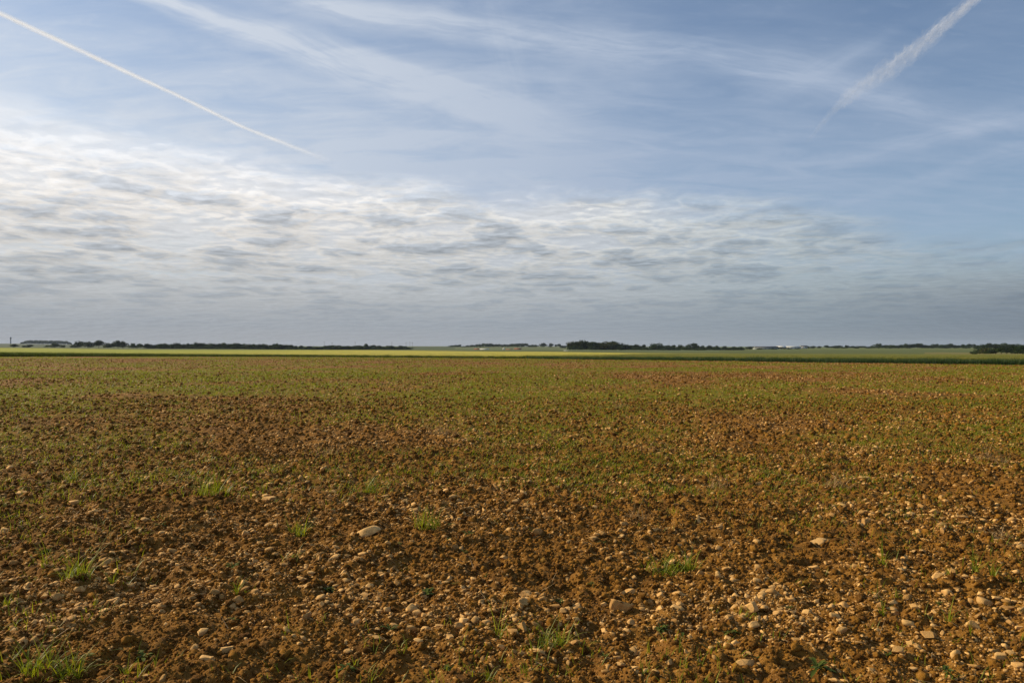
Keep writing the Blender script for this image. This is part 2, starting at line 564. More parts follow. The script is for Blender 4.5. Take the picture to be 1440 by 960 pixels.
def scatter(y0, y1, dens, um=.80):
    """uniform points in the wedge |x/y| < um, y0 < y < y1"""
    n = int(um * (y1 * y1 - y0 * y0) * dens)
    y = np.sqrt(RNG.uniform(y0 * y0, y1 * y1, n)); x = RNG.uniform(-um, um, n) * y
    k = ploughed(x, y)
    return x[k], y[k]


def stone_field(x, y):
    """relative stoniness: patches, and more stones towards the lower right of the view"""
    p = fbm(x * .9 + 3, y * .9, 61, 3)
    return np.clip(.36 + 2.2 * (p - .44) + .10 * np.clip(x / np.maximum(y, 1), -.6, .6), .06, 1)


GAP = []   # (x, y, r) kept free for hero stones


def build_stones():
    small = [stone_shape(RNG, ICO1, 6) for _ in range(30)]
    big = [stone_shape(RNG, ICO2, 10) for _ in range(24)]
    parts = []
    for (a, b, dens, mn, sg, um) in ((2.0, 5.2, 2500, .0054, .70, .85), (5.2, 8, 1200, .0075, .64, .80), (8, 13, 350, .011, .55, .76),
                                     (13, 24, 80, .018, .45, .74), (24, 48, 22, .026, .36, .72), (48, 95, 3.2, .038, .3, .70)):
        x, y = scatter(a, b, dens, um)
        k = RNG.uniform(size=len(x)) < stone_field(x, y)
        x, y = x[k], y[k]
        s = np.minimum(mn * np.exp(np.abs(RNG.normal(0, sg, len(x)))), .045 if a < 24 else .07)
        z = height(x, y) + s * RNG.uniform(-.22, .32, len(x))
        args = lambda m: (np.stack([x[m], y[m], z[m]], -1), s[m], RNG.uniform(0, 6.28, m.sum()), RNG.normal(0, .35, m.sum()), RNG.normal(0, .35, m.sum()), np.clip(RNG.normal(.45, .28, m.sum()), 0, 1))
        bigm = (s > .012) & (y < 9)
        parts.append(merged(small, ICO1[1], *args(~bigm)))
        if bigm.any(): parts.append(merged(big, ICO2[1], *args(bigm)))
    V, Fq, T = join(parts)
    o = link('gravel', mesh_from('gravel', V, Fq, M_stone, {'tint': T}))
    tag(o, 'loose tan limestone chips strewn thickly over the ploughed soil', 'gravel', kind='stuff')
    # clods and crumbs of earth
    cl = [clod_shape(RNG, ICO1) for _ in range(24)]; cb = [clod_shape(RNG, ICO2) for _ in range(16)]
    parts = []
    for (a, b, dens, mn, sg, um) in ((2.0, 5.2, 2600, .006, .55, .85), (5.2, 8, 1300, .009, .5, .80), (8, 13, 420, .013, .5, .76), (13, 24, 90, .022, .5, .74),
                                     (24, 48, 12, .034, .45, .72), (48, 105, 2.2, .045, .4, .70)):
        x, y = scatter(a, b, dens, um)
        s = np.minimum(mn * np.exp(np.abs(RNG.normal(0, sg, len(x)))), .038 if a < 13 else .07)
        z = height(x, y) + s * RNG.uniform(-.2, .3, len(x))
        bigm = (s > .02) & (y < 12)
        for m, sh, fc in ((~bigm, cl, ICO1[1]), (bigm, cb, ICO2[1])):
            if m.any(): parts.append(merged(sh, fc, np.stack([x[m], y[m], z[m]], -1), s[m], RNG.uniform(0, 6.28, m.sum()), RNG.normal(0, .5, m.sum()), RNG.normal(0, .5, m.sum()), RNG.uniform(0, 1, m.sum())))
    V, Fq, T = join(parts)
    o = link('soil_crumbs', mesh_from('soil_crumbs', V, Fq, M_clod, {'tint': T}))
    tag(o, 'dark brown clods and crumbs of ploughed earth between the stones', 'soil', kind='stuff')


# ---- stones one can point at ----
HERO_STONES = [  # px, py, width px, aspect, label
    (518, 750, 37, .55, 'long pale flat slab of limestone lying alone left of centre in the stony soil', .95),
    (872, 846, 36, .9, 'broad flat square-cornered tan stone, largest in the stony soil right of centre', .45),
    (739, 838, 24, .8, 'rounded pale block of limestone a little left of the broad flat tan stone', .8),
    (1151, 761, 27, .8, 'pale sharp-topped limestone block at the end of a bright stony streak, right half', .9),
    (380, 702, 26, .6, 'tan stone half sunk in the earth among grass sprouts, upper left of the stony part', .6),
    (314, 923, 27, .8, 'chunky light tan stone near the bottom edge, left of centre', .7),
    (885, 826, 18, .95, 'upright wedge-shaped stone standing just above the broad flat tan stone', .7),
    (782, 832 + 20, 17, .9, 'grey triangular stone leaning beside the rounded pale block', .2),
    (542, 798, 18, .7, 'oval tan stone right of the long pale slab and lower down', .6),
    (1318, 811, 25, .6, 'light stone lying left of the grass sprouts at the right edge', .8),
    (1416, 846, 24, 1., 'grey blocky stone standing at the right edge beside pale slabs', .15),
    (1400, 841, 20, .5, 'thin pale slab touching the grey blocky stone at the right edge', .8),
    (1047, 851, 12, 1.4, 'narrow upright pointed stone standing right of centre', .7),
    (1184, 886, 18, .85, 'round tan stone with a dry straw stalk lying beside it', .6),
    (1100, 900, 26, .45, 'long low tan stone in the lower right, under the round stone by the straw', .6),
    (1306, 895, 22, .7, 'grey-tan slanting stone in the lower right corner area', .4),
    (1048, 938, 26, .65, 'wide pale stone at the bottom edge, right of centre', .7),
    (600, 890, 16, .95, 'pale pebble, left one of an upright pair below the centre', .6),
    (617, 888, 16, .95, 'pale pebble, right one of an upright pair below the centre', .65),
    (783, 876, 15, 1., 'round whitish stone in open soil below the rounded pale block', .75),
    (1220 - 160, 940 - 60, 20, .6, 'flat light stone just left of the narrow upright pointed stone and lower', .7),
    (103, 703 + 4, 20, .55, 'pale stone at the far left above the grass clumps', .6),
    (150, 800, 22, .6, 'tan stone right behind the big grass clump on the left', .5),
    (423, 819, 18, .6, 'pink-tan stone in front of a dark green weed, left of centre', .7),
    (984, 866 - 60, 18, .8, 'broad tan pebble right of the bright green grass clump in the right half', .5),
    (30, 692, 22, .45, 'pale flat slab at the left edge', .7),
    (1408, 915 + 10, 22, .8, 'rounded tan stone in the lower right corner', .6),
    (287, 943, 26, .6, 'flat tan stone at the very bottom, left part', .6),
    (890, 940, 20, .7, 'pale cuboid stone at the bottom edge just right of the middle', .75),
    (1215, 605 + 70, 16, .8, 'small whitish stone lying high up in the field, right half', .9),
    (626, 703, 13, .7, 'whitish stone catching the light above the middle of the stony soil', .95),
    (466 + 170, 590 + 115, 12, 1.1, 'upright tan stone beside the whitish stone above the middle', .5),
]


def build_hero_stones():
    shapes = []
    for k in range(22):
        V = stone_shape(RNG, ICO3, 13, .7)
        shapes.append(mesh_from('stone', V, ICO3[1], M_stone_o))
    def put(x, y, half, asp, shp, seed):
        rr = random.Random(seed)
        o = link('stone', shp)
        z = float(height(np.array([x]), np.array([y]))[0])
        sz = half * min(1.0, asp)
        o.scale = (half, half * rr.uniform(.7, 1.), sz)
        o.rotation_euler = (rr.uniform(-.1, .15), rr.uniform(-.25, .02), rr.uniform(-.5, .5))
        tv = rr.uniform(.25, .85); o.color = (tv, tv, tv, 1)
        o.location = (x, y, z + sz * .22)
        return o
    for k, (px, py, w, asp, lab, t) in enumerate(HERO_STONES):
        x, y = at(px, py + w * asp * .25)
        o = put(x, y, w / F * y / 2 * 1.08, asp, shapes[(k + 3) % len(shapes)], k); o.color = (t, t, t, 1)
        tag(o, lab, 'stone', 'stones lying on the ploughed soil')
    regions = [  # px range, y range, text
        (-40, 480, 3.6, 5.6, 'one of the fist-sized tan stones in the soil at the lower left'),
        (480, 960, 3.6, 5.6, 'one of the fist-sized tan stones in the soil at the lower middle'),
        (960, 1480, 3.6, 5.6, 'one of the fist-sized tan stones in the soil at the lower right'),
        (-40, 720, 5.6, 9.5, 'one of the scattered tan stones farther back on the left half'),
        (720, 1480, 5.6, 9.5, 'one of the scattered tan stones farther back on the right half'),
    ]
    cnt = [42, 56, 66, 42, 52]
    for (a, b, y0, y1, lab), n in zip(regions, cnt):
        done = 0
        while done < n:
            y = math.sqrt(random.uniform(y0 * y0, y1 * y1)); px = random.uniform(a, b)
            x = (px - 720) / F * y
            if random.random() > float(stone_field(np.array([x]), np.array([y]))[0]) + .15: continue
            half = min(.055, .021 * math.exp(abs(random.gauss(0, .42)))) * (1 if y < 5.6 else 1.3)
            o = put(x, y, half, random.uniform(.45, .95), random.choice(shapes), done * 7 + n)
            o.rotation_euler.z = random.uniform(0, 6.28)
            tag(o, lab, 'stone', 'stones lying on the ploughed soil')
            done += 1


build_stones()
build_hero_stones()


# ------------------------------------------------------------------ grass, weeds, stalks
def blades(px_, py_, pz_, length, width, lean, azim, curl, tint, seg=3):
    """tapered bending blades; arrays of n"""
    n = len(px_)
    ts = np.linspace(0, 1, seg + 1)
    ca, sa = np.cos(azim), np.sin(azim)
    side = np.stack([-sa, ca, np.zeros(n)], -1)
    V = []
    for t in ts:
        ang = lean + curl * t
        # integrate roughly
        fwd = length * (np.sin(lean) * t + (np.sin(ang) - np.sin(lean)) * t * .5)
        up = length * (np.cos(lean) * t + (np.cos(ang) - np.cos(lean)) * t * .5)
        c = np.stack([px_ + ca * fwd, py_ + sa * fwd, pz_ + up], -1)
        w = (width * (1 - t ** 1.6) * .5 + width * .03)[:, None]
        V.append(c - side * w); V.append(c + side * w)
    V = np.stack(V, 1)                                      # n, 2(seg+1), 3
    nv = 2 * (seg + 1)
    f = np.array([[2 * k, 2 * k + 1, 2 * k + 3, 2 * k + 2] for k in range(seg)])
    Fa = f[None] + (np.arange(n) * nv)[:, None, None]
    return V.reshape(-1, 3), Fa.reshape(-1, 4), np.repeat(tint, nv)


def tuft_mesh(rng, n, L, spread, wide=.004, straight=.5):
    a = rng.uniform(0, 6.283, n); rr = spread * np.sqrt(rng.uniform(0, 1, n))
    V, Fq, T = blades(rr * np.cos(a), rr * np.sin(a), np.full(n, -.01), L * rng.uniform(.2, 1, n) ** 1.3, wide * rng.uniform(.7, 1.3, n),
                      rng.uniform(.02, .8, n) * straight * 2, rng.uniform(0, 6.283, n), rng.uniform(.2, 1.8, n), rng.uniform(0, 1, n), 4)
    return mesh_from('grass_tuft', V, Fq, M_grass, {'tint': T})


def weed_mesh(rng, n, L):
    """small rosette of broad leaves"""
    Vs, Fs, off, T = [], [], 0, []
    for k in range(n):
        a = rng.uniform(0, 6.283); l = L * rng.uniform(.5, 1); w = l * rng.uniform(.20, .34); tilt = rng.uniform(.1, .8)
        b = rng.uniform(-.012, .012, 2)
        for t, ww in ((0, .12), (.35, .8), (.65, 1), (.88, .6), (1, .05)):
            f, u = l * t * math.cos(tilt), l * (t * math.sin(tilt) - .35 * t * t) + .008
            for s in (-1, 0, 1):
                Vs.append((b[0] + math.cos(a) * f - math.sin(a) * s * w * ww * .5, b[1] + math.sin(a) * f + math.cos(a) * s * w * ww * .5, u + abs(s) * w * .18 * ww))
        for r_ in range(4):
            for s in range(2):
                i = off + r_ * 3 + s; Fs.append((i, i + 1, i + 4, i + 3))
        off += 15; T += [rng.uniform(0, 1)] * 15
    return mesh_from('weed', Vs, Fs, M_weed, {'tint': np.array(T)})


HERO_TUFTS = [  # px, py(base), size px, kind, label
    (108, 828, 50, 'l', 'large loose clump of bright green grass at the left, beside the tan stone'),
    (62, 812, 42, 's', 'few tall thin grass blades left of the large loose clump at the left'),
    (52, 948, 50, 'l', 'biggest grass clump, in the bottom left corner with a tall stem'),
    (98, 950, 40, 'l', 'spreading grass clump at the bottom left, right of the one with the tall stem'),
    (12, 857, 22, 's', 'short bright grass sprout cut by the left edge'),
    (158, 826, 26, 's', 'thin grass sprout between the large clump and open stones, left'),
    (932, 802, 36, 'w', 'wide low clump of bright green grass right of centre'),
    (968, 800, 28, 'l', 'grass sprouts joined to the right end of the wide low clump'),
    (1372, 815, 38, 's', 'thin upright grass sprouts near the right edge'),
    (1396, 812, 26, 's', 'single short sprout nearest the right edge beside the upright ones'),
    (1243, 800, 36, 's', 'sparse olive grass blades standing in stones, right part'),
    (1335, 880, 32, 's', 'bent grass sprout with a pale stem, lower right'),
    (701, 902, 38, 's', 'fine upright fan of grass blades at the bottom middle'),
    (782, 906, 30, 'w', 'slanting grass blades just right of the upright fan at the bottom middle'),
    (822, 905, 28, 's', 'long blades bending right, lower middle'),
    (688, 956, 28, 's', 'grass blades cut by the bottom edge below the upright fan'),
    (293, 702, 34, 'l', 'loose grass clump at upper left of the stony ground'),
    (318, 696, 26, 's', 'thin sprout right of the loose clump at upper left'),
    (420, 752, 26, 'l', 'grass sprout left of the long pale slab'),
    (602, 750, 26, 'w', 'low grass patch above the middle, right of the long pale slab'),
    (100, 676, 26, 'l', 'grass sprout among clods at the far left, upper row'),
    (207, 756, 26, 's', 'narrow sprout upper left of the large loose clump'),
    (520, 695, 26, 'l', 'grass sprout above the long pale slab'),
    (333, 842, 26, 's', 'blades rising from a dark weed, left of centre'),
    (1137, 742, 28, 's', 'upright sprout above the pale sharp-topped block'),
    (180, 948, 26, 's', 'thin blades at the bottom edge on the left, right of the big clumps'),
    (1240, 868, 22, 's', 'small sprout in stones, lower right'),
]
HERO_DRY = [
    (900, 728, 34, 'brown withered grass clump above the wide low clump of green grass'),
    (1398, 760, 34, 'greyish dead grass clump at the right edge above the upright sprouts'),
    (1180, 688, 40, 'wide grey withered clump higher up in the right part'),
    (1395, 652, 44, 'long greyish mat of dead grass near the right edge, high in the field'),
    (462, 642, 34, 'low brownish dead clump in the left middle of the field'),
    (615, 612, 30, 'small grey withered clump just left of the middle, far up the field'),
    (1010, 690, 34, 'dark withered tuft right of the middle, above the stony streak'),
    (50, 602, 34, 'dull brown dead clump near the left edge, far up the field'),
    (870, 575, 22, 'small dark dead clump right of the middle, far up the field'),
]
HERO_WEEDS = [
    (330, 806, 30, 'dark green broad-leaved weed left of centre, below a grass sprout'),
    (462, 828, 34, 'low bluish-green weed stretched sideways, left of centre'),
    (60, 784, 30, 'shiny dark weed beside the large grass clump, left'),
    (190, 752, 24, 'dark weed at upper left of the stony ground'),
    (200, 922, 34, 'dark leafy weed at the bottom left, right of the grass clumps'),
    (930, 884, 30, 'leafy green weed right of the middle, above the bottom edge'),
    (1030, 893, 24, 'dark round-leaved weed, lower right of the middle'),
    (1152, 950, 46, 'dark weed cut by the bottom edge in the right half'),
    (785, 848, 26, 'leafy weed between the rounded pale block and the broad flat stone'),
    (1250, 920, 28, 'small shiny weed among stones, lower right'),
    (1330, 945, 30, 'dark weed at the bottom edge near the right corner'),
    (660, 757, 24, 'bluish small weed above the middle of the stony soil'),
    (600, 832, 30, 'flat weed with few leaves left of the centre, amid pebbles'),
    (490, 940, 30, 'light green weed at the bottom edge left of the middle'),
    (630, 938, 24, 'tiny weed at the bottom edge in the middle'),
]


def build_plants():
    rng = np.random.default_rng(5)
    for (px, py, s, kd, lab) in HERO_TUFTS:
        x, y = at(px, py); L = s / F * y * 1.75
        n = {'l': 80, 's': 16, 'w': 110}[kd]; sp = {'l': .24, 's': .07, 'w': .42}[kd] * L
        o = link('grass_tuft', tuft_mesh(rng, n, L, sp, .0055, .5 if kd != 's' else .3), (x, y, float(height(np.array([x]), np.array([y]))[0])))
        tag(o, lab, 'grass tuft', 'grass tufts growing through the ploughed soil')
    for (px, py, s, lab) in HERO_DRY:
        x, y = at(px, py); L = s / F * y * .95
        me = tuft_mesh(rng, 110, L, .55 * L, .005, .8); me.name = 'dry_tuft'; me.materials[0] = M_straw_dark
        o = link('dry_tuft', me, (x, y, float(height(np.array([x]), np.array([y]))[0])))
        tag(o, lab, 'dry tuft', 'dead grass clumps on the ploughed soil')
    for (px, py, s, lab) in HERO_WEEDS:
        x, y = at(px, py); L = s / F * y * .58
        o = link('weed', weed_mesh(rng, 22, L), (x, y, float(height(np.array([x]), np.array([y]))[0])))
        tag(o, lab, 'weed', 'broad-leaved weeds on the ploughed soil')
    protos = [tuft_mesh(rng, int(n), .16, .07, .0045) for n in (8, 12, 16, 10, 20, 7, 14, 9)]
    wprot = [weed_mesh(rng, int(n), .075) for n in (7, 9, 12, 8, 10)]
    reg = [(-30, 480, 'one of the small grass tufts dotting the soil on the left'), (480, 960, 'one of the small grass tufts dotting the soil in the middle'),
           (960, 1470, 'one of the small grass tufts dotting the soil on the right')]
    for k in range(225):
        i = rng.choice(3, p=[.45, .33, .22]); a, b, lab = reg[i]
        for _ in range(30):
            y = math.sqrt(rng.uniform(3.9 ** 2, 12.5 ** 2)); x = (rng.uniform(a, b) - 720) / F * y
            if rng.uniform() < .25 + float(green_amount(np.array([x]), np.array([y]))[0]): break
        o = link('grass_tuft', protos[k % 8], (x, y, float(height(np.array([x]), np.array([y]))[0])), (0, 0, rng.uniform(0, 6.28)))
        s = rng.uniform(.35, 1.1) * (1.25 if i == 0 else 1); o.scale = (s, s, s * rng.uniform(.7, 1.2))
        tag(o, lab, 'grass tuft', 'grass tufts growing through the ploughed soil')
    reg = [(-30, 720, 'one of the tiny dark green weeds dotting the left half of the soil'), (720, 1470, 'one of the tiny dark green weeds dotting the right half of the soil')]
    for k in range(110):
        a, b, lab = reg[k % 2]
        y = math.sqrt(rng.uniform(3.9 ** 2, 10.5 ** 2)); x = (rng.uniform(a, b) - 720) / F * y
        o = link('weed', wprot[k % 5], (x, y, float(height(np.array([x]), np.array([y]))[0])), (0, 0, rng.uniform(0, 6.28)))
        s = rng.uniform(.4, .95); o.scale = (s, s, s)
        tag(o, lab, 'weed', 'broad-leaved weeds on the ploughed soil')
    # seedling cover, uncountable
    parts = []
    for (a, b, dens, um, L, w, nb) in ((2.3, 8, 85, .8, .10, .0055, 4), (8, 16, 120, .76, .085, .007, 4), (16, 30, 60, .74, .10, .011, 3), (30, 60, 24, .72, .12, .020, 3), (60, 128, 5.5, .70, .13, .036, 3)):
        x, y = scatter(a, b, dens * 3.2, um)
        g = green_amount(x, y) * np.clip(.35 + 1.6 * (fbm(x * 2.2, y * 2.2, 91, 2) - .3), 0, 1)
        if a < 8: g *= .8
        k = RNG.uniform(size=len(x)) < g * .82
        x, y = x[k], y[k]
        for _ in range(nb):
            n = len(x); xx = x + RNG.normal(0, .022, n); yy = y + RNG.normal(0, .022, n)
            parts.append(blades(xx, yy, height(xx, yy) - .005, L * RNG.uniform(.35, 1.15, n), w * RNG.uniform(.6, 1.3, n), RNG.uniform(.05, .9, n),
                                RNG.uniform(0, 6.28, n), RNG.uniform(.1, 1.1, n), RNG.uniform(0, 1, n), 2))
    V, Fq, T = join(parts)
    o = link('grass', mesh_from('grass', V, Fq, M_grass, {'tint': T}))
    tag(o, 'sparse fresh green seedlings and grass blades covering the field in patches', 'grass', kind='stuff')
    # dry stalks lying about
    x, y = scatter(2.4, 14, 5., .78); n = len(x)
    V, Fq, T = blades(x, y, height(x, y) + .012, RNG.uniform(.04, .17, n), np.full(n, .003), RNG.uniform(1.1, 1.55, n), RNG.uniform(0, 6.28, n), RNG.uniform(-.3, .3, n), RNG.uniform(0, 1, n), 3)
    o = link('straw_litter', mesh_from('straw_litter', V, Fq, M_straw, {'tint': T}))
    tag(o, 'thin dry pale stalks littered over the ploughed soil', 'straw', kind='stuff')


build_plants()


# ------------------------------------------------------------------ standing crops
def crop_mat(name, c1, c2, c3, sc=1., left=None):
    def b(g):
        pos = geo_pos(g)
        n = g.noise(g.v('MULTIPLY', pos, (1., .35, 1.)), .5 * sc, 4., .6); n2 = g.noise(pos, 6., 4., .7)
        c = g.mix(g.step(n, .35, .65), c1, c2)
        if left: c = g.mix(g.step(g.xyz(pos)[0], -90., -20., .8, 0.), c, left)      # the left end of the field ripens later
        c = g.mix(g.m('MULTIPLY', g.step(n2, .5, .7), .6), c, c3)
        return c, g.bump(n2, 1., .12)
    return diffuse_mat(name, b)


M_barley = crop_mat('barley_ears', (.36, .325, .055), (.44, .375, .065), (.30, .30, .05), left=(.235, .265, .035))
M_wheat = crop_mat('wheat_ears', (.135, .140, .020), (.165, .155, .022), (.09, .12, .02))
M_blade_b = leaf_mat('barley_leaves', lambda g: g.mix(g.attr('tint'), (.045, .075, .010), (.12, .15, .02)), .35)
M_blade_w = leaf_mat('wheat_leaves', lambda g: g.mix(g.attr('tint'), (.030, .070, .018), (.07, .12, .028)), .3)


def crop_height(u):
    return np.interp(u * F + 720, [-900, 0, 240, 480, 720, 900, 1100, 1280, 1440, 2300], [.68, .66, .44, .32, .34, .42, .46, .50, .50, .5])


def lift(u, Y):
    k = smooth01((Y - edge_depth(u)) / 60)
    return crop_height(u) * (1 - k) + .5 * k


B_PX = np.array([-900, 738, 741, 860, 960, 1040, 1060]); B_D = np.array([0, 0, 108.5, 115, 160, 285, 400.])
FAR_PX = np.array([-900, 0, 240, 480, 720, 960, 1040, 1200, 1440, 2300]); FAR_D = np.array([330, 330, 320, 310, 300, 295, 292, 285, 240, 200.])


def crop(name, px0, px1, near, far, mat, bmat, label, cat, toph=1.0, gap=1.2, nb=90000, mpx=None):
    nu = 420; nd = 90
    px = np.linspace(px0, px1, nu); u = (px - 720) / F
    dn, df = near(px), far(px)
    t = np.linspace(0, 1, nd) ** 1.6
    Y = dn[None] + gap + (df - dn - gap)[None] * t[:, None]; X = u[None] * Y
    top = terrain(X, Y) + lift(u[None], Y)
    top = top + .07 * (vnoise(X * 1.6, Y * 1.0, 5) - .5) + .05 * (fbm(X * .2, Y * .2, 6, 2) - .5)
    V = np.stack([X, Y, top], -1).reshape(-1, 3)
    i, j = np.meshgrid(np.arange(nd - 1), np.arange(nu - 1), indexing='ij'); q = (i * nu + j).ravel()
    Fc = [np.stack([q, q + 1, q + nu + 1, q + nu], -1)]
    # side walls down to the soil: front, back, ends
    def wall(idx, off):
        b = V[idx].copy(); b[:, 2] = terrain(b[:, 0], b[:, 1]) - .05
        k = np.arange(len(idx) - 1)
        return b, np.stack([idx[k], off + k, off + k + 1, idx[k + 1]], -1)
    allV = [V]; off = len(V)
    for idx in (np.arange(nu), np.arange(nu) + (nd - 1) * nu, np.arange(nd) * nu, np.arange(nd) * nu + nu - 1):
        b, f = wall(idx, off); allV.append(b); Fc.append(f); off += len(b)
    root = link(name, mesh_from(name, np.concatenate(allV), np.concatenate(Fc), mat, smooth=False))
    tag(root, label, cat, kind='stuff')
    if nb:
        n = nb; pu = RNG.uniform(px0, mpx or px1, n); uu = (pu - 720) / F; d0 = near(pu)
        yy = d0 + RNG.uniform(-.1, 1, n) ** 1 * 1.9 + .25 * (vnoise(uu * d0 * .6, d0 * 0, 3) - .5); xx = uu * yy
        h = (crop_height(uu) + .03) * toph * RNG.uniform(.78, 1.12, n) * (.85 + .3 * vnoise(xx * 1.1, yy, 8))
        Vb, Fb, T = blades(xx, yy, terrain(xx, yy) - .02, h, RNG.uniform(.014, .03, n), RNG.uniform(0, .2, n), RNG.uniform(0, 6.28, n), RNG.uniform(0, .6, n), RNG.uniform(0, 1, n), 2)
        o = link('crop_margin', mesh_from('crop_margin', Vb, Fb, bmat, {'tint': T}), parent=root)
        # ears standing above the surface near the edge
        n = nb // 2; pu = RNG.uniform(px0, px1, n); uu = (pu - 720) / F; d0 = near(pu)
        yy = d0 + 1 + 22 * RNG.uniform(0, 1, n) ** 1.5; ok = yy < far(pu) - .3; uu, yy = uu[ok], yy[ok]; n = len(yy); xx = uu * yy
        hz = terrain(xx, yy) + lift(uu, yy)
        Vb, Fb, T = blades(xx, yy, hz - .08, RNG.uniform(.1, .17, n), RNG.uniform(.02, .05, n), RNG.uniform(0, .5, n), RNG.uniform(0, 6.28, n), RNG.uniform(0, .8, n), RNG.uniform(0, 1, n), 2)
        link('ears', mesh_from('ears', Vb, Fb, mat, {'tint': T}), parent=root)
    return root


def near_edge(px): return np.interp(px, EDGE_PX, EDGE_D)
def bound(px): return np.maximum(np.interp(px, B_PX, B_D), near_edge(px))
def far_edge(px): return np.interp(px, FAR_PX, FAR_D)


crop('barley_crop', -700, 1040, bound, far_edge, M_barley, M_blade_b,
     'bright yellow-green strip of ripening barley behind the bare soil, narrowing to a point on the right', 'crop', mpx=738)
crop('wheat_crop', 741, 2200, near_edge, lambda p: np.where(p < 1040, bound(p) - .3, far_edge(p)), M_wheat, M_blade_w,
     'dark green strip of wheat along the right part of the far field edge', 'crop')


# ------------------------------------------------------------------ trees
def dir_ground(px, D):
    x = (px - 720) / F * D
    return x, D, float(terrain(np.array([x]), np.array([float(D)]))[0])


M_bark = diffuse_mat('bark', lambda g: (g.mix(g.noise(geo_pos(g), 3., 3.), (.05, .04, .03), (.11, .09, .07)), None))


def foliage_mat(name, a, b):
    return leaf_mat(name, lambda g: g.mix(g.attr('tint'), a, b), .25, .7, .15)


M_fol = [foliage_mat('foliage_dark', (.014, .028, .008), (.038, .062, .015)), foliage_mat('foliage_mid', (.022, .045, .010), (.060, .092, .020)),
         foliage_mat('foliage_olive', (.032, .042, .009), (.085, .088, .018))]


def crown_mesh(seed, mat, n=1300, wide=1.0, low=.12, lobes=9):
    """unit-height crown (z 0..1) of leaf clusters spread over several lobes"""
    rng = np.random.default_rng(seed)
    cs, rs = [], []
    for k in range(lobes):
        a = rng.uniform(0, 6.28); rr = rng.uniform(0, .30) * wide; zc = rng.uniform(low + .16, .76)
        r_ = rng.uniform(.15, .27) * (1.15 - .35 * zc)
        cs.append((rr * math.cos(a) * (1.2 - .5 * zc), rr * math.sin(a) * (1.2 - .5 * zc), zc)); rs.append(r_)
    cs.append((rng.uniform(-.06, .06), 0, .80)); rs.append(.19)
    cs, rs = np.array(cs), np.array(rs)
    pk = rng.choice(len(cs), n, p=rs ** 2 / (rs ** 2).sum())
    d = rng.normal(size=(n, 3)); d /= np.linalg.norm(d, axis=1)[:, None]
    P = cs[pk] + d * (rs[pk] * rng.uniform(.25, 1.08, n) ** .5)[:, None] * np.array([wide, wide, 1.])
    P[:, 2] = np.clip(P[:, 2], low * .6, 1.03)
    P[:, :2] /= 2 * np.percentile(np.abs(P[:, :2]), 97)
    s = rng.uniform(.028, .06, n)
    t1 = rng.normal(size=(n, 3)); t1 /= np.linalg.norm(t1, axis=1)[:, None]
    t2 = np.cross(t1, rng.normal(size=(n, 3))); t2 /= np.linalg.norm(t2, axis=1)[:, None]
    V = np.stack([P - t1 * s[:, None], P + t2 * s[:, None] * .8, P + t1 * s[:, None], P - t2 * s[:, None] * .8], 1)
    tint = np.clip(rng.normal(.35, .2, n) + .35 * (np.repeat(rng.uniform(0, 1, len(cs)), 1)[pk] - .5), 0, 1)
    return mesh_from('crown', V.reshape(-1, 3), np.arange(4 * n).reshape(-1, 4), mat, {'tint': np.repeat(tint, 4)})


def trunk_mesh(seed):
    """tapered trunk with a few limbs, unit height"""
    rng = np.random.default_rng(seed); V, Fq = [], []
    def limb(p0, p1, r0, r1, seg=3, k=6):
        p0, p1 = np.array(p0), np.array(p1); b = len(V)
        ax = p1 - p0; ax = ax / np.linalg.norm(ax); u = np.cross(ax, (.3, .9, .1)); u /= np.linalg.norm(u); w = np.cross(ax, u)
        bend = rng.normal(0, .012, 3)
        for i in range(seg + 1):
            t = i / seg; c = p0 + (p1 - p0) * t + bend * math.sin(t * 3.14); r_ = r0 + (r1 - r0) * t
            for q in range(k):
                a = 6.283 * q / k; V.append(tuple(c + (u * math.cos(a) + w * math.sin(a)) * r_))
        for i in range(seg):
            for q in range(k):
                a = b + i * k + q; c = b + i * k + (q + 1) % k; Fq.append((a, c, c + k, a + k))
    limb((0, 0, -.03), (0, 0, .6), .032, .014)
    for _ in range(5):
        z = rng.uniform(.16, .45); a = rng.uniform(0, 6.28); l = rng.uniform(.18, .32)
        limb((0, 0, z), (l * math.cos(a), l * math.sin(a), z + l * .9), .013, .004, 2, 5)
    return mesh_from('trunk', V, Fq, M_bark)


CROWNS = {}
for kind, (mi, wide, low, lob) in {'dark': (0, 1.0, .10, 10), 'mid': (1, 1.05, .10, 10), 'olive': (2, 1.0, .10, 9), 'bush': (0, 1.6, .0, 9), 'hedge': (1, 2.0, .0, 12), 'tall': (0, .75, .14, 9)}.items():
    CROWNS[kind] = [crown_mesh(100 * mi + 7 * q + int(wide * 31), M_fol[mi], 1300 if kind != 'hedge' else 1700, wide, low, lob) for q in range(4)]
TRUNKS = [trunk_mesh(q) for q in range(4)]


def tree(px, D, top, base=None, wpx=None, kind='mid', label='', group=None, name=None):
    """a tree standing at depth D whose crown reaches row `top`"""
    x, y, z = dir_ground(px, D)
    ztop = CAMZ - D * (top - HZ) / F
    h = max(ztop - z, 1.6)
    nm = name or ('shrub' if kind in ('bush', 'hedge') else 'tree')
    o = bpy.data.objects.new(nm, None); COL.objects.link(o); o.location = (x, y, z)
    o.rotation_euler.z = random.uniform(0, 6.28)
    sx = (wpx * 1.12 / F * D) / h
    o.scale = (h * sx, h * sx, h)
    link('crown', random.choice(CROWNS[kind]), parent=o)
    link('trunk', random.choice(TRUNKS), parent=o, scale=(min(1, 1 / sx), min(1, 1 / sx), 1))
    tag(o, label, 'shrub' if nm == 'shrub' else 'tree', group)
    return o


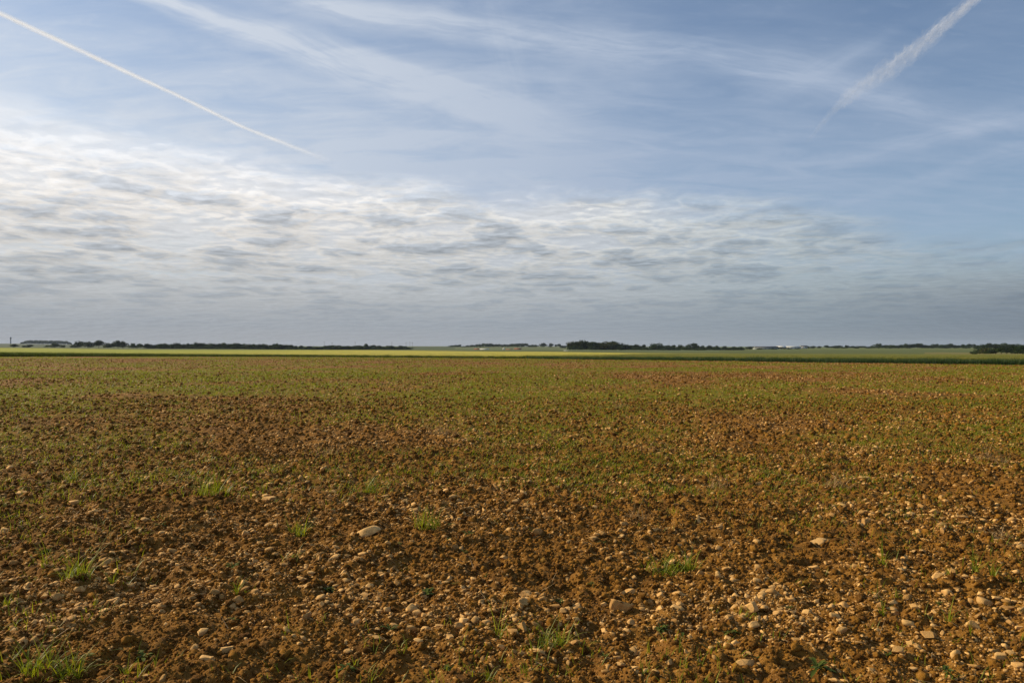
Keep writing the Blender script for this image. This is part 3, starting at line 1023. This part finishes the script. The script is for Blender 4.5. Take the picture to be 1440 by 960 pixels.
def tree_row(spans, D, group, label, step, kinds, jitter=20):
    """spans: list of (px, top) control points; trees every ~step px"""
    xs = [s[0] for s in spans]; ts = [s[1] for s in spans]
    px = xs[0]
    while px <= xs[-1]:
        top = float(np.interp(px, xs, ts)) + random.uniform(-1.3, 1.3)
        tree(px, D + random.uniform(-jitter, jitter), top, None, step * random.uniform(1.3, 2.2), random.choice(kinds), label, group)
        px += step * random.uniform(.75, 1.25)


G1 = 'trees along the far left hedge line'
for (px, top, w, kd, lab) in [
    (20, 483.2, 9, 'dark', 'small round dark tree, first from the left edge on the far line'),
    (34, 485.6, 9, 'bush', 'low shrub right of the first small dark tree at far left'),
    (41, 484, 8, 'dark', 'second small dark tree from the left edge on the far line'),
    (67, 485.3, 8, 'mid', 'low pale green shrub left of the rounder tree at far left'),
    (77, 482.2, 13, 'mid', 'rounded green tree below the distant flat wood at far left'),
    (90, 485.2, 8, 'dark', 'small dark shrub right of the rounded tree below the distant wood'),
    (103, 484.5, 8, 'dark', 'small dark tree just left of the wide pair of trees'),
    (110, 478.8, 13, 'dark', 'left tree of a wide dark pair on the far line'),
    (124, 479.6, 14, 'dark', 'right tree of a wide dark pair on the far line'),
    (139, 478.0, 13, 'dark', 'tall domed tree standing right of the wide pair'),
    (151, 481.6, 10, 'mid', 'lower tree leaning on the tall domed tree'),
    (160, 482.0, 10, 'dark', 'wide low left shoulder of the double-peaked tree'),
    (166, 478.0, 11, 'dark', 'left peak of the double-peaked clump of trees'),
    (173, 479.0, 10, 'dark', 'right peak of the double-peaked clump of trees'),
    (187, 482.0, 12, 'mid', 'short tree after the gap, right of the double-peaked clump'),
    (197, 483.0, 10, 'mid', 'pale short tree left of the start of the long dark tree row'),
    (207, 482.8, 12, 'dark', 'dark tree in the gap before the long dark tree row'),
]:
    tree(px, 1000 + random.uniform(-15, 15), top, None, w, kd, lab, G1)
tree_row([(213, 484.5), (228, 483), (246, 481.6), (262, 483.2), (275, 481.6), (290, 482.8), (305, 481.8), (320, 482.2), (331, 481.6), (345, 483), (365, 483.4), (385, 483.6), (402, 483.2), (412, 484)],
         1000, 'long dark tree row left of centre', 'one of the dark trees in the long row behind the yellow barley, left of centre', 5.2, ['dark', 'dark', 'mid'])
tree_row([(416, 486.2), (440, 486.2), (470, 486), (495, 485.4), (513, 486), (545, 486), (560, 486.4), (574, 486.4)],
         1000, 'low hedge trees left of centre', 'one of the low bushy trees continuing the dark row towards the middle', 6.0, ['bush', 'dark', 'hedge'])
tree(515, 985, 482.8, None, 8, 'mid', 'single round tree rising above the low hedge left of the middle', 'low hedge trees left of centre')
# hedge foot under the left tree lines
tree_row([(215, 487.5), (400, 488.2), (574, 489.2)], 985, 'hedge under the far left tree line', 'one of the shrubs at the foot of the long dark tree row', 9, ['hedge', 'bush'])

tree_row([(633, 485.2), (655, 485.4), (668, 483.8), (680, 482.6), (690, 483), (702, 483.6), (720, 483.6), (728, 482.8), (745, 483.8), (756, 483.4)],
         2000, 'distant blue-green wood edge in the middle', 'one of the trees in the distant blue-green wood edge left of the big dark wood', 4.0, ['dark', 'dark', 'mid'], 60)
for (px, top, w, lab) in [(764, 481.8, 10, 'wider tree at the right end of the distant wood edge'), (774.5, 482.2, 7, 'slim tree after the wider one on the distant wood edge'),
                          (781, 484, 4, 'tiny tree between two slim ones left of the big dark wood'), (787, 483.2, 6, 'last single tree before the big dark wood')]:
    tree(px, 1900, top, None, w, 'dark', lab, 'distant blue-green wood edge in the middle')
tree_row([(790, 486.8), (800, 486.6)], 1500, 'low hedge left of the big dark wood', 'one of the low shrubs touching the left side of the big dark wood', 4, ['bush'])
G5 = 'trees of the big dark wood'
for (px, top, w, kd, lab) in [
    (802, 483.0, 12, 'dark', 'low left shoulder tree of the big dark wood'),
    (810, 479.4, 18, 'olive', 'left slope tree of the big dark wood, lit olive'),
    (818, 477.8, 20, 'dark', 'highest domed tree of the big dark wood'),
    (825, 479.6, 18, 'dark', 'tree right of the highest dome in the big dark wood'),
    (834, 480.0, 18, 'dark', 'second dome of the big dark wood'),
    (843, 481.4, 16, 'dark', 'tree in the dip between second and third dome of the big dark wood'),
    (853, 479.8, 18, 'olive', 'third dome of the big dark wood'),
    (862, 479.4, 16, 'dark', 'third dome right half of the big dark wood'),
    (871, 481.2, 16, 'dark', 'sloping right end tree of the big dark wood'),
    (880, 483.6, 13, 'dark', 'last low tree at the right end of the big dark wood')]:
    tree(px, 900 + random.uniform(-6, 6), top, None, w * 1.15, kd, lab, G5)
tree_row([(802, 486.0), (820, 484.5), (884, 486.0)], 888, 'undergrowth along the big dark wood', 'one of the bushes at the foot of the big dark wood', 6.5, ['bush', 'hedge'])
G6 = 'trees right of the big dark wood'
for (px, top, w, kd, lab) in [
    (888, 485.0, 9, 'mid', 'low tree joined to the right end of the big dark wood'), (895, 483.6, 12, 'dark', 'flat-topped tree right of the big dark wood'),
    (906, 484.2, 9, 'dark', 'small tree between the flat-topped tree and the wide round one'), (920, 482.2, 14, 'mid', 'left half of the wide round tree clump'),
    (928, 481.8, 14, 'mid', 'right half of the wide round tree clump'), (940, 485.0, 9, 'dark', 'first of three small trees between the round clump and the round dark tree'),
    (948, 484.6, 9, 'dark', 'second of three small trees between the round clump and the round dark tree'), (957, 484.2, 11, 'mid', 'third of three small trees between the round clump and the round dark tree'),
    (966, 484.6, 9, 'mid', 'low tree against the left side of the round dark tree'), (976, 482.0, 15, 'dark', 'round dark tree standing out right of the clump'),
    (988, 485.4, 8, 'mid', 'pale small tree right of the round dark tree'), (998, 485.2, 10, 'dark', 'low wide tree, second right of the round dark tree'),
    (1008, 485.6, 9, 'mid', 'low bush tree, third right of the round dark tree'), (1019, 486.0, 9, 'mid', 'low bush tree, fourth right of the round dark tree'),
    (1032, 486.8, 10, 'mid', 'pale shrub left of the reddish bush by the barn'), (1042, 486.8, 9, 'mid', 'second pale shrub left of the reddish bush by the barn'),
    (1054, 486.6, 11, 'dark', 'round dark bush at the left end of the long barn'), (1068, 489.2, 8, 'bush', 'low shrub in front of the barn, left part'),
    (1086, 489.6, 8, 'bush', 'low shrub in front of the barn, right part'), (1097, 487.6, 6, 'tall', 'narrow bush at the right end of the barn'),
    (1103, 488.4, 9, 'olive', 'brownish bush before the pale buildings'), (1110, 489.2, 8, 'dark', 'dark bush before the pale buildings'),
    (1122, 490.2, 7, 'dark', 'tiny dark bush right of the pale buildings')]:
    tree(px, (960 if px < 1050 else 1060) + random.uniform(-8, 8), top, None, w, kd, lab, G6)
tree_row([(888, 488), (960, 488.6), (1045, 489.4)], 945, 'low hedge right of the big dark wood', 'one of the low shrubs of the hedge running right from the big dark wood', 9, ['hedge', 'bush'])
for (px, top, w, lab) in [(1136, 486, 5, 'small dark tree beside the pale house'), (1143, 486, 7, 'first small tree right of the pale house'), (1152, 486.4, 6, 'second small tree right of the pale house'),
                          (1163, 485.2, 7, 'pointed small tree midway between pale house and right tree row')]:
    tree(px, 1250, top, None, w, 'dark', lab, 'small trees right of the pale house')
tree_row([(1170, 487), (1195, 486), (1200, 485.4), (1215, 487), (1228, 486.8)], 1300, 'low far hedge before the right tree row', 'one of the low dark bushes left of the long right tree row', 5, ['dark', 'bush'])
for (px, top, w, kd, lab) in [(1235, 482.4, 14, 'mid', 'big round tree starting the right tree row')]:
    tree(px, 1150, top, None, w, kd, lab, 'long right tree row')
tree_row([(1246, 484.4), (1262, 484.6), (1275, 484.0), (1288, 482.8), (1297, 484.2), (1310, 484.4), (1318, 483.2), (1326, 484.8), (1336, 483.2), (1345, 484.8), (1362, 484.2), (1372, 485.0)],
         1200, 'long right tree row', 'one of the dark trees in the long row on the right skyline', 5.4, ['dark', 'dark', 'mid'])
tree_row([(1376, 484.6), (1384, 483.4), (1392, 482.0), (1400, 483.8), (1413, 483.0), (1425, 484.2), (1445, 484.4), (1480, 484.), (1560, 484)],
         900, 'trees behind the right edge hedge', 'one of the trees behind the big dark hedge at the right edge', 7.5, ['dark', 'mid'])
for k, (px, top, w, D, kd) in enumerate([(1371, 491.6, 8, 430, 'bush'), (1377, 490.2, 11, 425, 'mid'), (1385, 488.9, 12, 420, 'olive'), (1393, 490.2, 10, 415, 'mid'), (1400, 489.8, 13, 410, 'dark'),
                                         (1408, 487.8, 12, 405, 'mid'), (1415, 489.0, 12, 395, 'dark'), (1423, 486.4, 13, 400, 'dark'), (1431, 487.8, 12, 390, 'mid'), (1438, 485.9, 13, 395, 'dark'),
                                         (1447, 487.0, 14, 390, 'mid'), (1460, 486, 15, 390, 'dark'), (1474, 487, 14, 390, 'mid'), (1490, 486, 16, 390, 'dark')]):
    tree(px, D, top, None, w * 1.15, kd, ['low first bush where the dark hedge begins near the right edge', 'second bush of the dark hedge near the right edge, rising', 'olive bush topping the thin end of the dark hedge',
                                   'lower bush right of the olive one in the dark hedge'][k] if k < 4 else 'one of the bushes of the big dark hedge at the right edge', 'dark hedge at the right edge')


def far_wood():
    V, Fq, off = [], [], 0
    rng = np.random.default_rng(3); n = 15000
    px = rng.uniform(29, 101, n); D = rng.uniform(3350, 3600, n)
    x = (px - 720) / F * D; z0 = terrain(x, D)
    hh = (10.0 + 3.5 * np.abs(np.sin(px * .9 + 2 * np.sin(px * .31))) + 2.5 * fbm(px * .5, D * .004, 2, 3)) * np.clip(np.minimum((px - 28) / 12, (102 - px) / 9), .15, 1) ** .6
    P = np.stack([x, D, z0 + hh * np.sqrt(rng.uniform(.02, 1, n))], -1); s = rng.uniform(1.0, 2.2, n)[:, None]
    t1 = rng.normal(size=(n, 3)); t1 /= np.linalg.norm(t1, axis=1)[:, None]; t2 = np.cross(t1, rng.normal(size=(n, 3))); t2 /= np.linalg.norm(t2, axis=1)[:, None]
    V = np.stack([P - t1 * s, P + t2 * s, P + t1 * s, P - t2 * s], 1).reshape(-1, 3)
    o = link('forest', mesh_from('forest', V, np.arange(4 * n).reshape(-1, 4), M_fol[0], {'tint': np.repeat(rng.uniform(0, .8, n), 4)}))
    tag(o, 'flat-topped bluish wood on the horizon at far left', 'forest', kind='stuff')


far_wood()


# ------------------------------------------------------------------ buildings, poles
def flat_mat(name, c, rough=.8):
    def b(g):
        n = g.noise(geo_pos(g), .8, 5., .6)
        return g.mix(g.step(n, .3, .7), tuple(q * .82 for q in c), c), None
    return diffuse_mat(name, b, rough)


M_white = flat_mat('white_render', (.78, .76, .70)); M_pale = flat_mat('pale_sheet', (.62, .62, .58)); M_darkroof = flat_mat('dark_sheet_roof', (.06, .065, .075))
M_tile = flat_mat('red_tiles', (.24, .10, .06)); M_wallg = flat_mat('grey_green_wall', (.30, .33, .30)); M_glass = flat_mat('window_glass', (.04, .05, .06), .2)
M_metal = flat_mat('grey_metal', (.22, .22, .23)); M_conc = flat_mat('concrete', (.34, .33, .31)); M_wood = flat_mat('pole_wood', (.10, .08, .065)); M_door = flat_mat('dark_door', (.10, .09, .08))


class MB:
    def __init__(s): s.V, s.F = [], []

    def box(s, x0, x1, y0, y1, z0, z1):
        b = len(s.V)
        s.V += [(x, y, z) for z in (z0, z1) for (x, y) in ((x0, y0), (x1, y0), (x1, y1), (x0, y1))]
        s.F += [tuple(b + q for q in f) for f in ((0, 3, 2, 1), (4, 5, 6, 7), (0, 1, 5, 4), (1, 2, 6, 5), (2, 3, 7, 6), (3, 0, 4, 7))]
        return s

    def gable(s, x0, x1, y0, y1, z0, zr, th=.12):
        """roof ridge along x, two sloping slabs"""
        ym = (y0 + y1) / 2
        for ya in (y0, y1):
            b = len(s.V)
            s.V += [(x0, ya, z0), (x1, ya, z0), (x1, ym, zr), (x0, ym, zr), (x0, ya, z0 + th), (x1, ya, z0 + th), (x1, ym, zr + th), (x0, ym, zr + th)]
            s.F += [tuple(b + q for q in f) for f in ((0, 3, 2, 1), (4, 5, 6, 7), (0, 1, 5, 4), (1, 2, 6, 5), (2, 3, 7, 6), (3, 0, 4, 7))]
        return s

    def cyl(s, prof, k=16):
        """lathe: list of (r, z)"""
        b = len(s.V)
        for r_, z in prof:
            for q in range(k): s.V.append((r_ * math.cos(6.2832 * q / k), r_ * math.sin(6.2832 * q / k), z))
        for i in range(len(prof) - 1):
            for q in range(k):
                a = b + i * k + q; c = b + i * k + (q + 1) % k; s.F.append((a, c, c + k, a + k))
        return s

    def gable_end(s, x0, x1, y0, y1, z0, zr):
        ym = (y0 + y1) / 2
        for x in (x0, x1):
            b = len(s.V); s.V += [(x, y0, z0), (x, y1, z0), (x, ym, zr), (x, ym, zr)]; s.F.append((b, b + 1, b + 2, b + 3))
        return s

    def build(s, name, mat, parent): return link(name, mesh_from(name, s.V, s.F, mat), parent=parent)


def house(name, px, D, wpx, base, eave, ridge, depth, wall, roof, label, cat, wins=3, door=True, group=None, overhang=.35):
    x, y, z = dir_ground(px, D); w = wpx / F * D
    zb = CAMZ - D * (base - HZ) / F; ze = CAMZ - D * (eave - HZ) / F - zb; zr = CAMZ - D * (ridge - HZ) / F - zb
    o = bpy.data.objects.new(name, None); COL.objects.link(o); o.location = (x, y, min(z, zb)); dz = zb - min(z, zb)
    tag(o, label, cat, group)
    ze += dz; zr += dz
    MB().box(-w / 2, w / 2, 0, depth, -.3, ze).gable_end(-w / 2, w / 2, 0, depth, ze, zr).build('wall', wall, o)
    MB().gable(-w / 2 - overhang, w / 2 + overhang, -overhang, depth + overhang, ze + .02, zr + .05).build('roof', roof, o)
    n = wins
    for k in range(n):
        xc = -w / 2 + w * (k + .7) / (n + .4); ww = min(.55, w / (n * 3))
        MB().box(xc - ww, xc + ww, -.04, .02, ze * .42, ze * .78).build('window', M_glass, o)
    if door:
        xd = w * .36; MB().box(xd - min(.5, w / 8), xd + min(.5, w / 8), -.05, .02, 0, ze * .7).build('door', M_door, o)
    return o


house('farm_shed', 681, 800, 12.5, 493.2, 491.0, 490.3, 7, M_white, M_pale, 'low white shed behind the yellow barley, left of the middle', 'shed', 2)
house('farm_shed', 671, 805, 8.5, 492.8, 491.4, 490.0, 6, M_tile, M_tile, 'reddish-brown low shed adjoining the left side of the white one', 'shed', 1)
house('field_hut', 708.3, 780, 2.6, 494.0, 490.4, 489.6, 2, M_white, M_pale, 'tiny narrow white hut behind the barley near the middle', 'hut', 1, True, None, .1)
house('brick_house', 716, 790, 9, 493.4, 491.9, 490.8, 7, M_tile, M_tile, 'low brown-roofed house right of the tiny white hut', 'house', 2)
house('brick_house', 728, 800, 9.5, 493.4, 491.2, 489.6, 8, M_tile, M_tile, 'taller red-roofed house, second right of the tiny white hut', 'house', 2)
house('field_hut', 796, 600, 6, 495.2, 493.4, 492.8, 3, M_pale, M_pale, 'small pale cabin behind the barley just left of the big dark wood', 'cabin', 2, True, None, .1)
house('long_barn', 1079, 1100, 33, 492.2, 488.6, 487.0, 14, M_wallg, M_darkroof, 'long low barn with dark roof and grey-green wall, right of the middle', 'barn', 6)
house('farm_hall', 1100, 1150, 12, 491.5, 488.2, 486.6, 12, M_white, M_pale, 'white farm hall right behind the end of the long barn', 'farm hall', 2)
house('farm_hall', 1116, 1180, 22, 490.8, 487.6, 486.8, 14, M_pale, M_pale, 'long pale low hall right of the white farm hall', 'farm hall', 4)
house('farm_house', 1131, 1230, 9, 489.6, 487.0, 485.8, 9, M_white, M_darkroof, 'pale house with dark roof at the right end of the farm buildings', 'house', 2)


def water_tower():
    D = 3300; x, y, z = dir_ground(15.0, D); ztop = CAMZ + D * (HZ - 473.8) / F; h = ztop - z
    o = bpy.data.objects.new('water_tower', None); COL.objects.link(o); o.location = (x, y, z)
    tag(o, 'slim grey water tower with a wider tank, on the horizon at far left', 'water tower')
    MB().cyl([(2.5, -.5), (2.1, h * .5), (2.2, h * .70)]).build('shaft', M_conc, o)
    MB().cyl([(2.2, h * .70), (3.4, h * .78), (3.5, h * .95), (3.1, h * .97), (0.02, h)]).build('tank', M_conc, o)


water_tower()


def pole(px, D, top, label, group, arm=True, r=.16, nm='power_pole'):
    x, y, z = dir_ground(px, D); h = CAMZ + D * (HZ - top) / F - z
    o = bpy.data.objects.new(nm, None); COL.objects.link(o); o.location = (x, y, z)
    tag(o, label, 'power pole' if arm else 'mast', group)
    MB().cyl([(r, -.3), (r * .7, h), (.01, h + .05)], 8).build('post', M_wood if arm else M_metal, o)
    if arm:
        MB().box(-1.2, 1.2, -.08 - r, .08 - r, h - .9, h - .7).build('crossarm', M_wood, o)
        for q in (-1, 0, 1): MB().cyl([(.07, h - .68), (.09, h - .55), (.02, h - .42)], 6).build('insulator', M_glass, o).location = (q * 1.0, -r, 0)


GP = 'power poles above the low hedge'
for px, top, lab in [(456, 480.2, 'first power pole from the left above the low hedge'), (467, 481, 'second power pole from the left, beside the first'), (499.5, 480.6, 'power pole just left of the single round tree'),
                     (551, 480.6, 'power pole standing right of the single round tree'), (571, 481, 'first of three close power poles at the end of the hedge'),
                     (576.5, 480.6, 'middle of three close power poles at the end of the hedge'), (580, 481, 'last of three close power poles at the end of the hedge')]:
    pole(px, 1150, top, lab, GP)
pole(253.5, 2000, 473.5, 'very thin faint mast above the long dark tree row on the left', None, False, .22, 'radio_mast')
pole(941, 1500, 480.5, 'thin mast above the small trees right of the round clump', None, False, .16, 'radio_mast')


# ------------------------------------------------------------------ contrails: fluffy rows of vapour puffs 9 km up
def vapour_mat():
    m, g, out = new_mat('ice_vapour')
    d = g.n.new('ShaderNodeBsdfDiffuse'); d.inputs[0].default_value = (.98, .98, .98, 1)
    t = g.n.new('ShaderNodeBsdfTranslucent'); t.inputs[0].default_value = (.98, .98, .98, 1)
    mx = g.n.new('ShaderNodeMixShader'); mx.inputs[0].default_value = .5
    g.l.new(d.outputs[0], mx.inputs[1]); g.l.new(t.outputs[0], mx.inputs[2])
    tr = g.n.new('ShaderNodeBsdfTransparent'); m2 = g.n.new('ShaderNodeMixShader')
    # the vapour is torn along the trail: noise in trail coordinates (length, across, depth)
    tc = g.attr('trail', 'Vector')
    n = g.noise(tc, 1., 5., .62, .5)
    g.l.new(g.m('MULTIPLY', g.attr('tint'), g.step(n, .30, .68, .12, 1.35)), m2.inputs[0])
    g.l.new(tr.outputs[0], m2.inputs[1]); g.l.new(mx.outputs[0], m2.inputs[2]); g.l.new(m2.outputs[0], out.inputs[0])
    return m


M_vap = vapour_mat()


def contrail(pts, widths, alphas, alt, label, rag, freq, shells=8, steps=500, k=14):
    """a long ribbed plume of nested thin shells of ice vapour along a line in the air"""
    P = []
    for (px, py) in pts:
        d = px_dir(px, py); P.append(np.array(d * (alt / d.z)))
    P = np.array(P); T = np.linspace(0, len(pts) - 1, steps)
    C = np.stack([np.interp(T, np.arange(len(pts)), P[:, q]) for q in range(3)], -1)
    dist = np.linalg.norm(C, axis=1)
    w = np.interp(T, np.arange(len(pts)), widths) / F * dist / 2
    al = np.interp(T, np.arange(len(pts)), alphas)
    tan = np.gradient(C, axis=0); tan /= np.linalg.norm(tan, axis=1)[:, None]
    a1 = np.cross(tan, (0, 0, 1.)); a1 /= np.linalg.norm(a1, axis=1)[:, None]; a2 = np.cross(tan, a1)
    Vs, Fs, At, Tr = [], [], [], []
    seg = np.concatenate([[0], np.cumsum(np.linalg.norm(np.diff(C, axis=0), axis=1) / ((dist[1:] + dist[:-1]) / 2))]) * F   # length in view units
    for sh in range(shells):
        fr = (sh + 1) / shells
        for q in range(k):
            a = 6.2832 * q / k
            rr = w * fr * (1 + rag * fr * (vnoise(seg * freq + sh * 3.1, np.full(steps, q * 1.7), 3) - .5) * 2)
            Vs.append(C + (a1 * math.cos(a) + a2 * math.sin(a)) * rr[:, None])
            At.append(al * (1 - fr * .55)); Tr.append(np.stack([seg * .045, np.full(steps, math.cos(a) * fr * 1.3), np.full(steps, math.sin(a) * fr * 1.3)], -1))
        b = sh * k * steps
        i, j = np.meshgrid(np.arange(steps - 1), np.arange(k), indexing='ij'); j2 = (j + 1) % k
        Fs.append(np.stack([b + j * steps + i, b + j2 * steps + i, b + j2 * steps + i + 1, b + j * steps + i + 1], -1).reshape(-1, 4))
    V = np.concatenate(Vs)
    me = mesh_from('contrail', V, np.concatenate(Fs), M_vap, {'tint': np.concatenate(At)}, smooth=True)
    at_ = me.attributes.new('trail', 'FLOAT_VECTOR', 'POINT'); at_.data.foreach_set('vector', np.concatenate(Tr).astype(np.float32).ravel())
    tag(link('contrail', me), label, 'contrail')


contrail([(-60, -8), (0, 19), (120, 75), (240, 130), (340, 178), (400, 202), (440, 217), (470, 229)], [7, 7, 7.5, 6.5, 6.5, 8, 11, 16], [.13, .13, .12, .10, .075, .045, .02, .0], 9000,
         'crisp straight white vapour trail slanting down from the top left', .30, .22)
contrail([(1400, -26), (1370, 0), (1310, 52), (1250, 98), (1200, 130), (1170, 158), (1150, 182), (1130, 206)], [9, 11, 16, 20, 17, 8, 6, 5], [.056, .056, .047, .034, .024, .017, .009, .0], 9000,
         'ragged broad white vapour trail rising to the top right', .75, .13)

# ------------------------------------------------------------------ haze, sun, camera
HAZE = True
if HAZE:
    m, g, out = new_mat('haze')
    pv = g.n.new('ShaderNodeVolumePrincipled'); pv.inputs['Color'].default_value = (.66, .80, 1., 1); pv.inputs['Density'].default_value = .00004
    g.l.new(pv.outputs[0], out.inputs['Volume'])
    me = mesh_from('haze', *(lambda b: (b.V, b.F))(MB().box(-9300, 9300, -9300, 9300, -7, 62)), m)
    tag(link('haze', me), kind='stuff')

sun = bpy.data.lights.new('sun', 'SUN'); sun.energy = 5.0; sun.angle = R(.6); sun.color = (1., .83, .57)
so = bpy.data.objects.new('sun', sun); COL.objects.link(so)
sv = Vector((math.sin(SUN_AZ) * math.cos(SUN_EL), math.cos(SUN_AZ) * math.cos(SUN_EL), math.sin(SUN_EL)))
so.rotation_euler = sv.to_track_quat('Z', 'Y').to_euler()

cam = bpy.data.cameras.new('camera'); cam.sensor_width = 36; cam.lens = F / 1440 * 36
cam.clip_start = .05; cam.clip_end = 120000; cam.shift_y = (HZ - 480) / 1440
co = bpy.data.objects.new('camera', cam); COL.objects.link(co)
co.location = (0, 0, CAMZ); co.rotation_euler = (R(90), 0, 0)
SC.camera = co
SC.view_settings.view_transform = 'Standard'; SC.view_settings.look = 'None'; SC.view_settings.gamma = 1
SC.view_settings.exposure = 0.2
SC.view_settings.use_curve_mapping = False
SC.cycles.transparent_max_bounces = 40
SC.cycles.max_bounces = 5; SC.cycles.diffuse_bounces = 2
SC.render.resolution_x = 1024; SC.render.resolution_y = 682
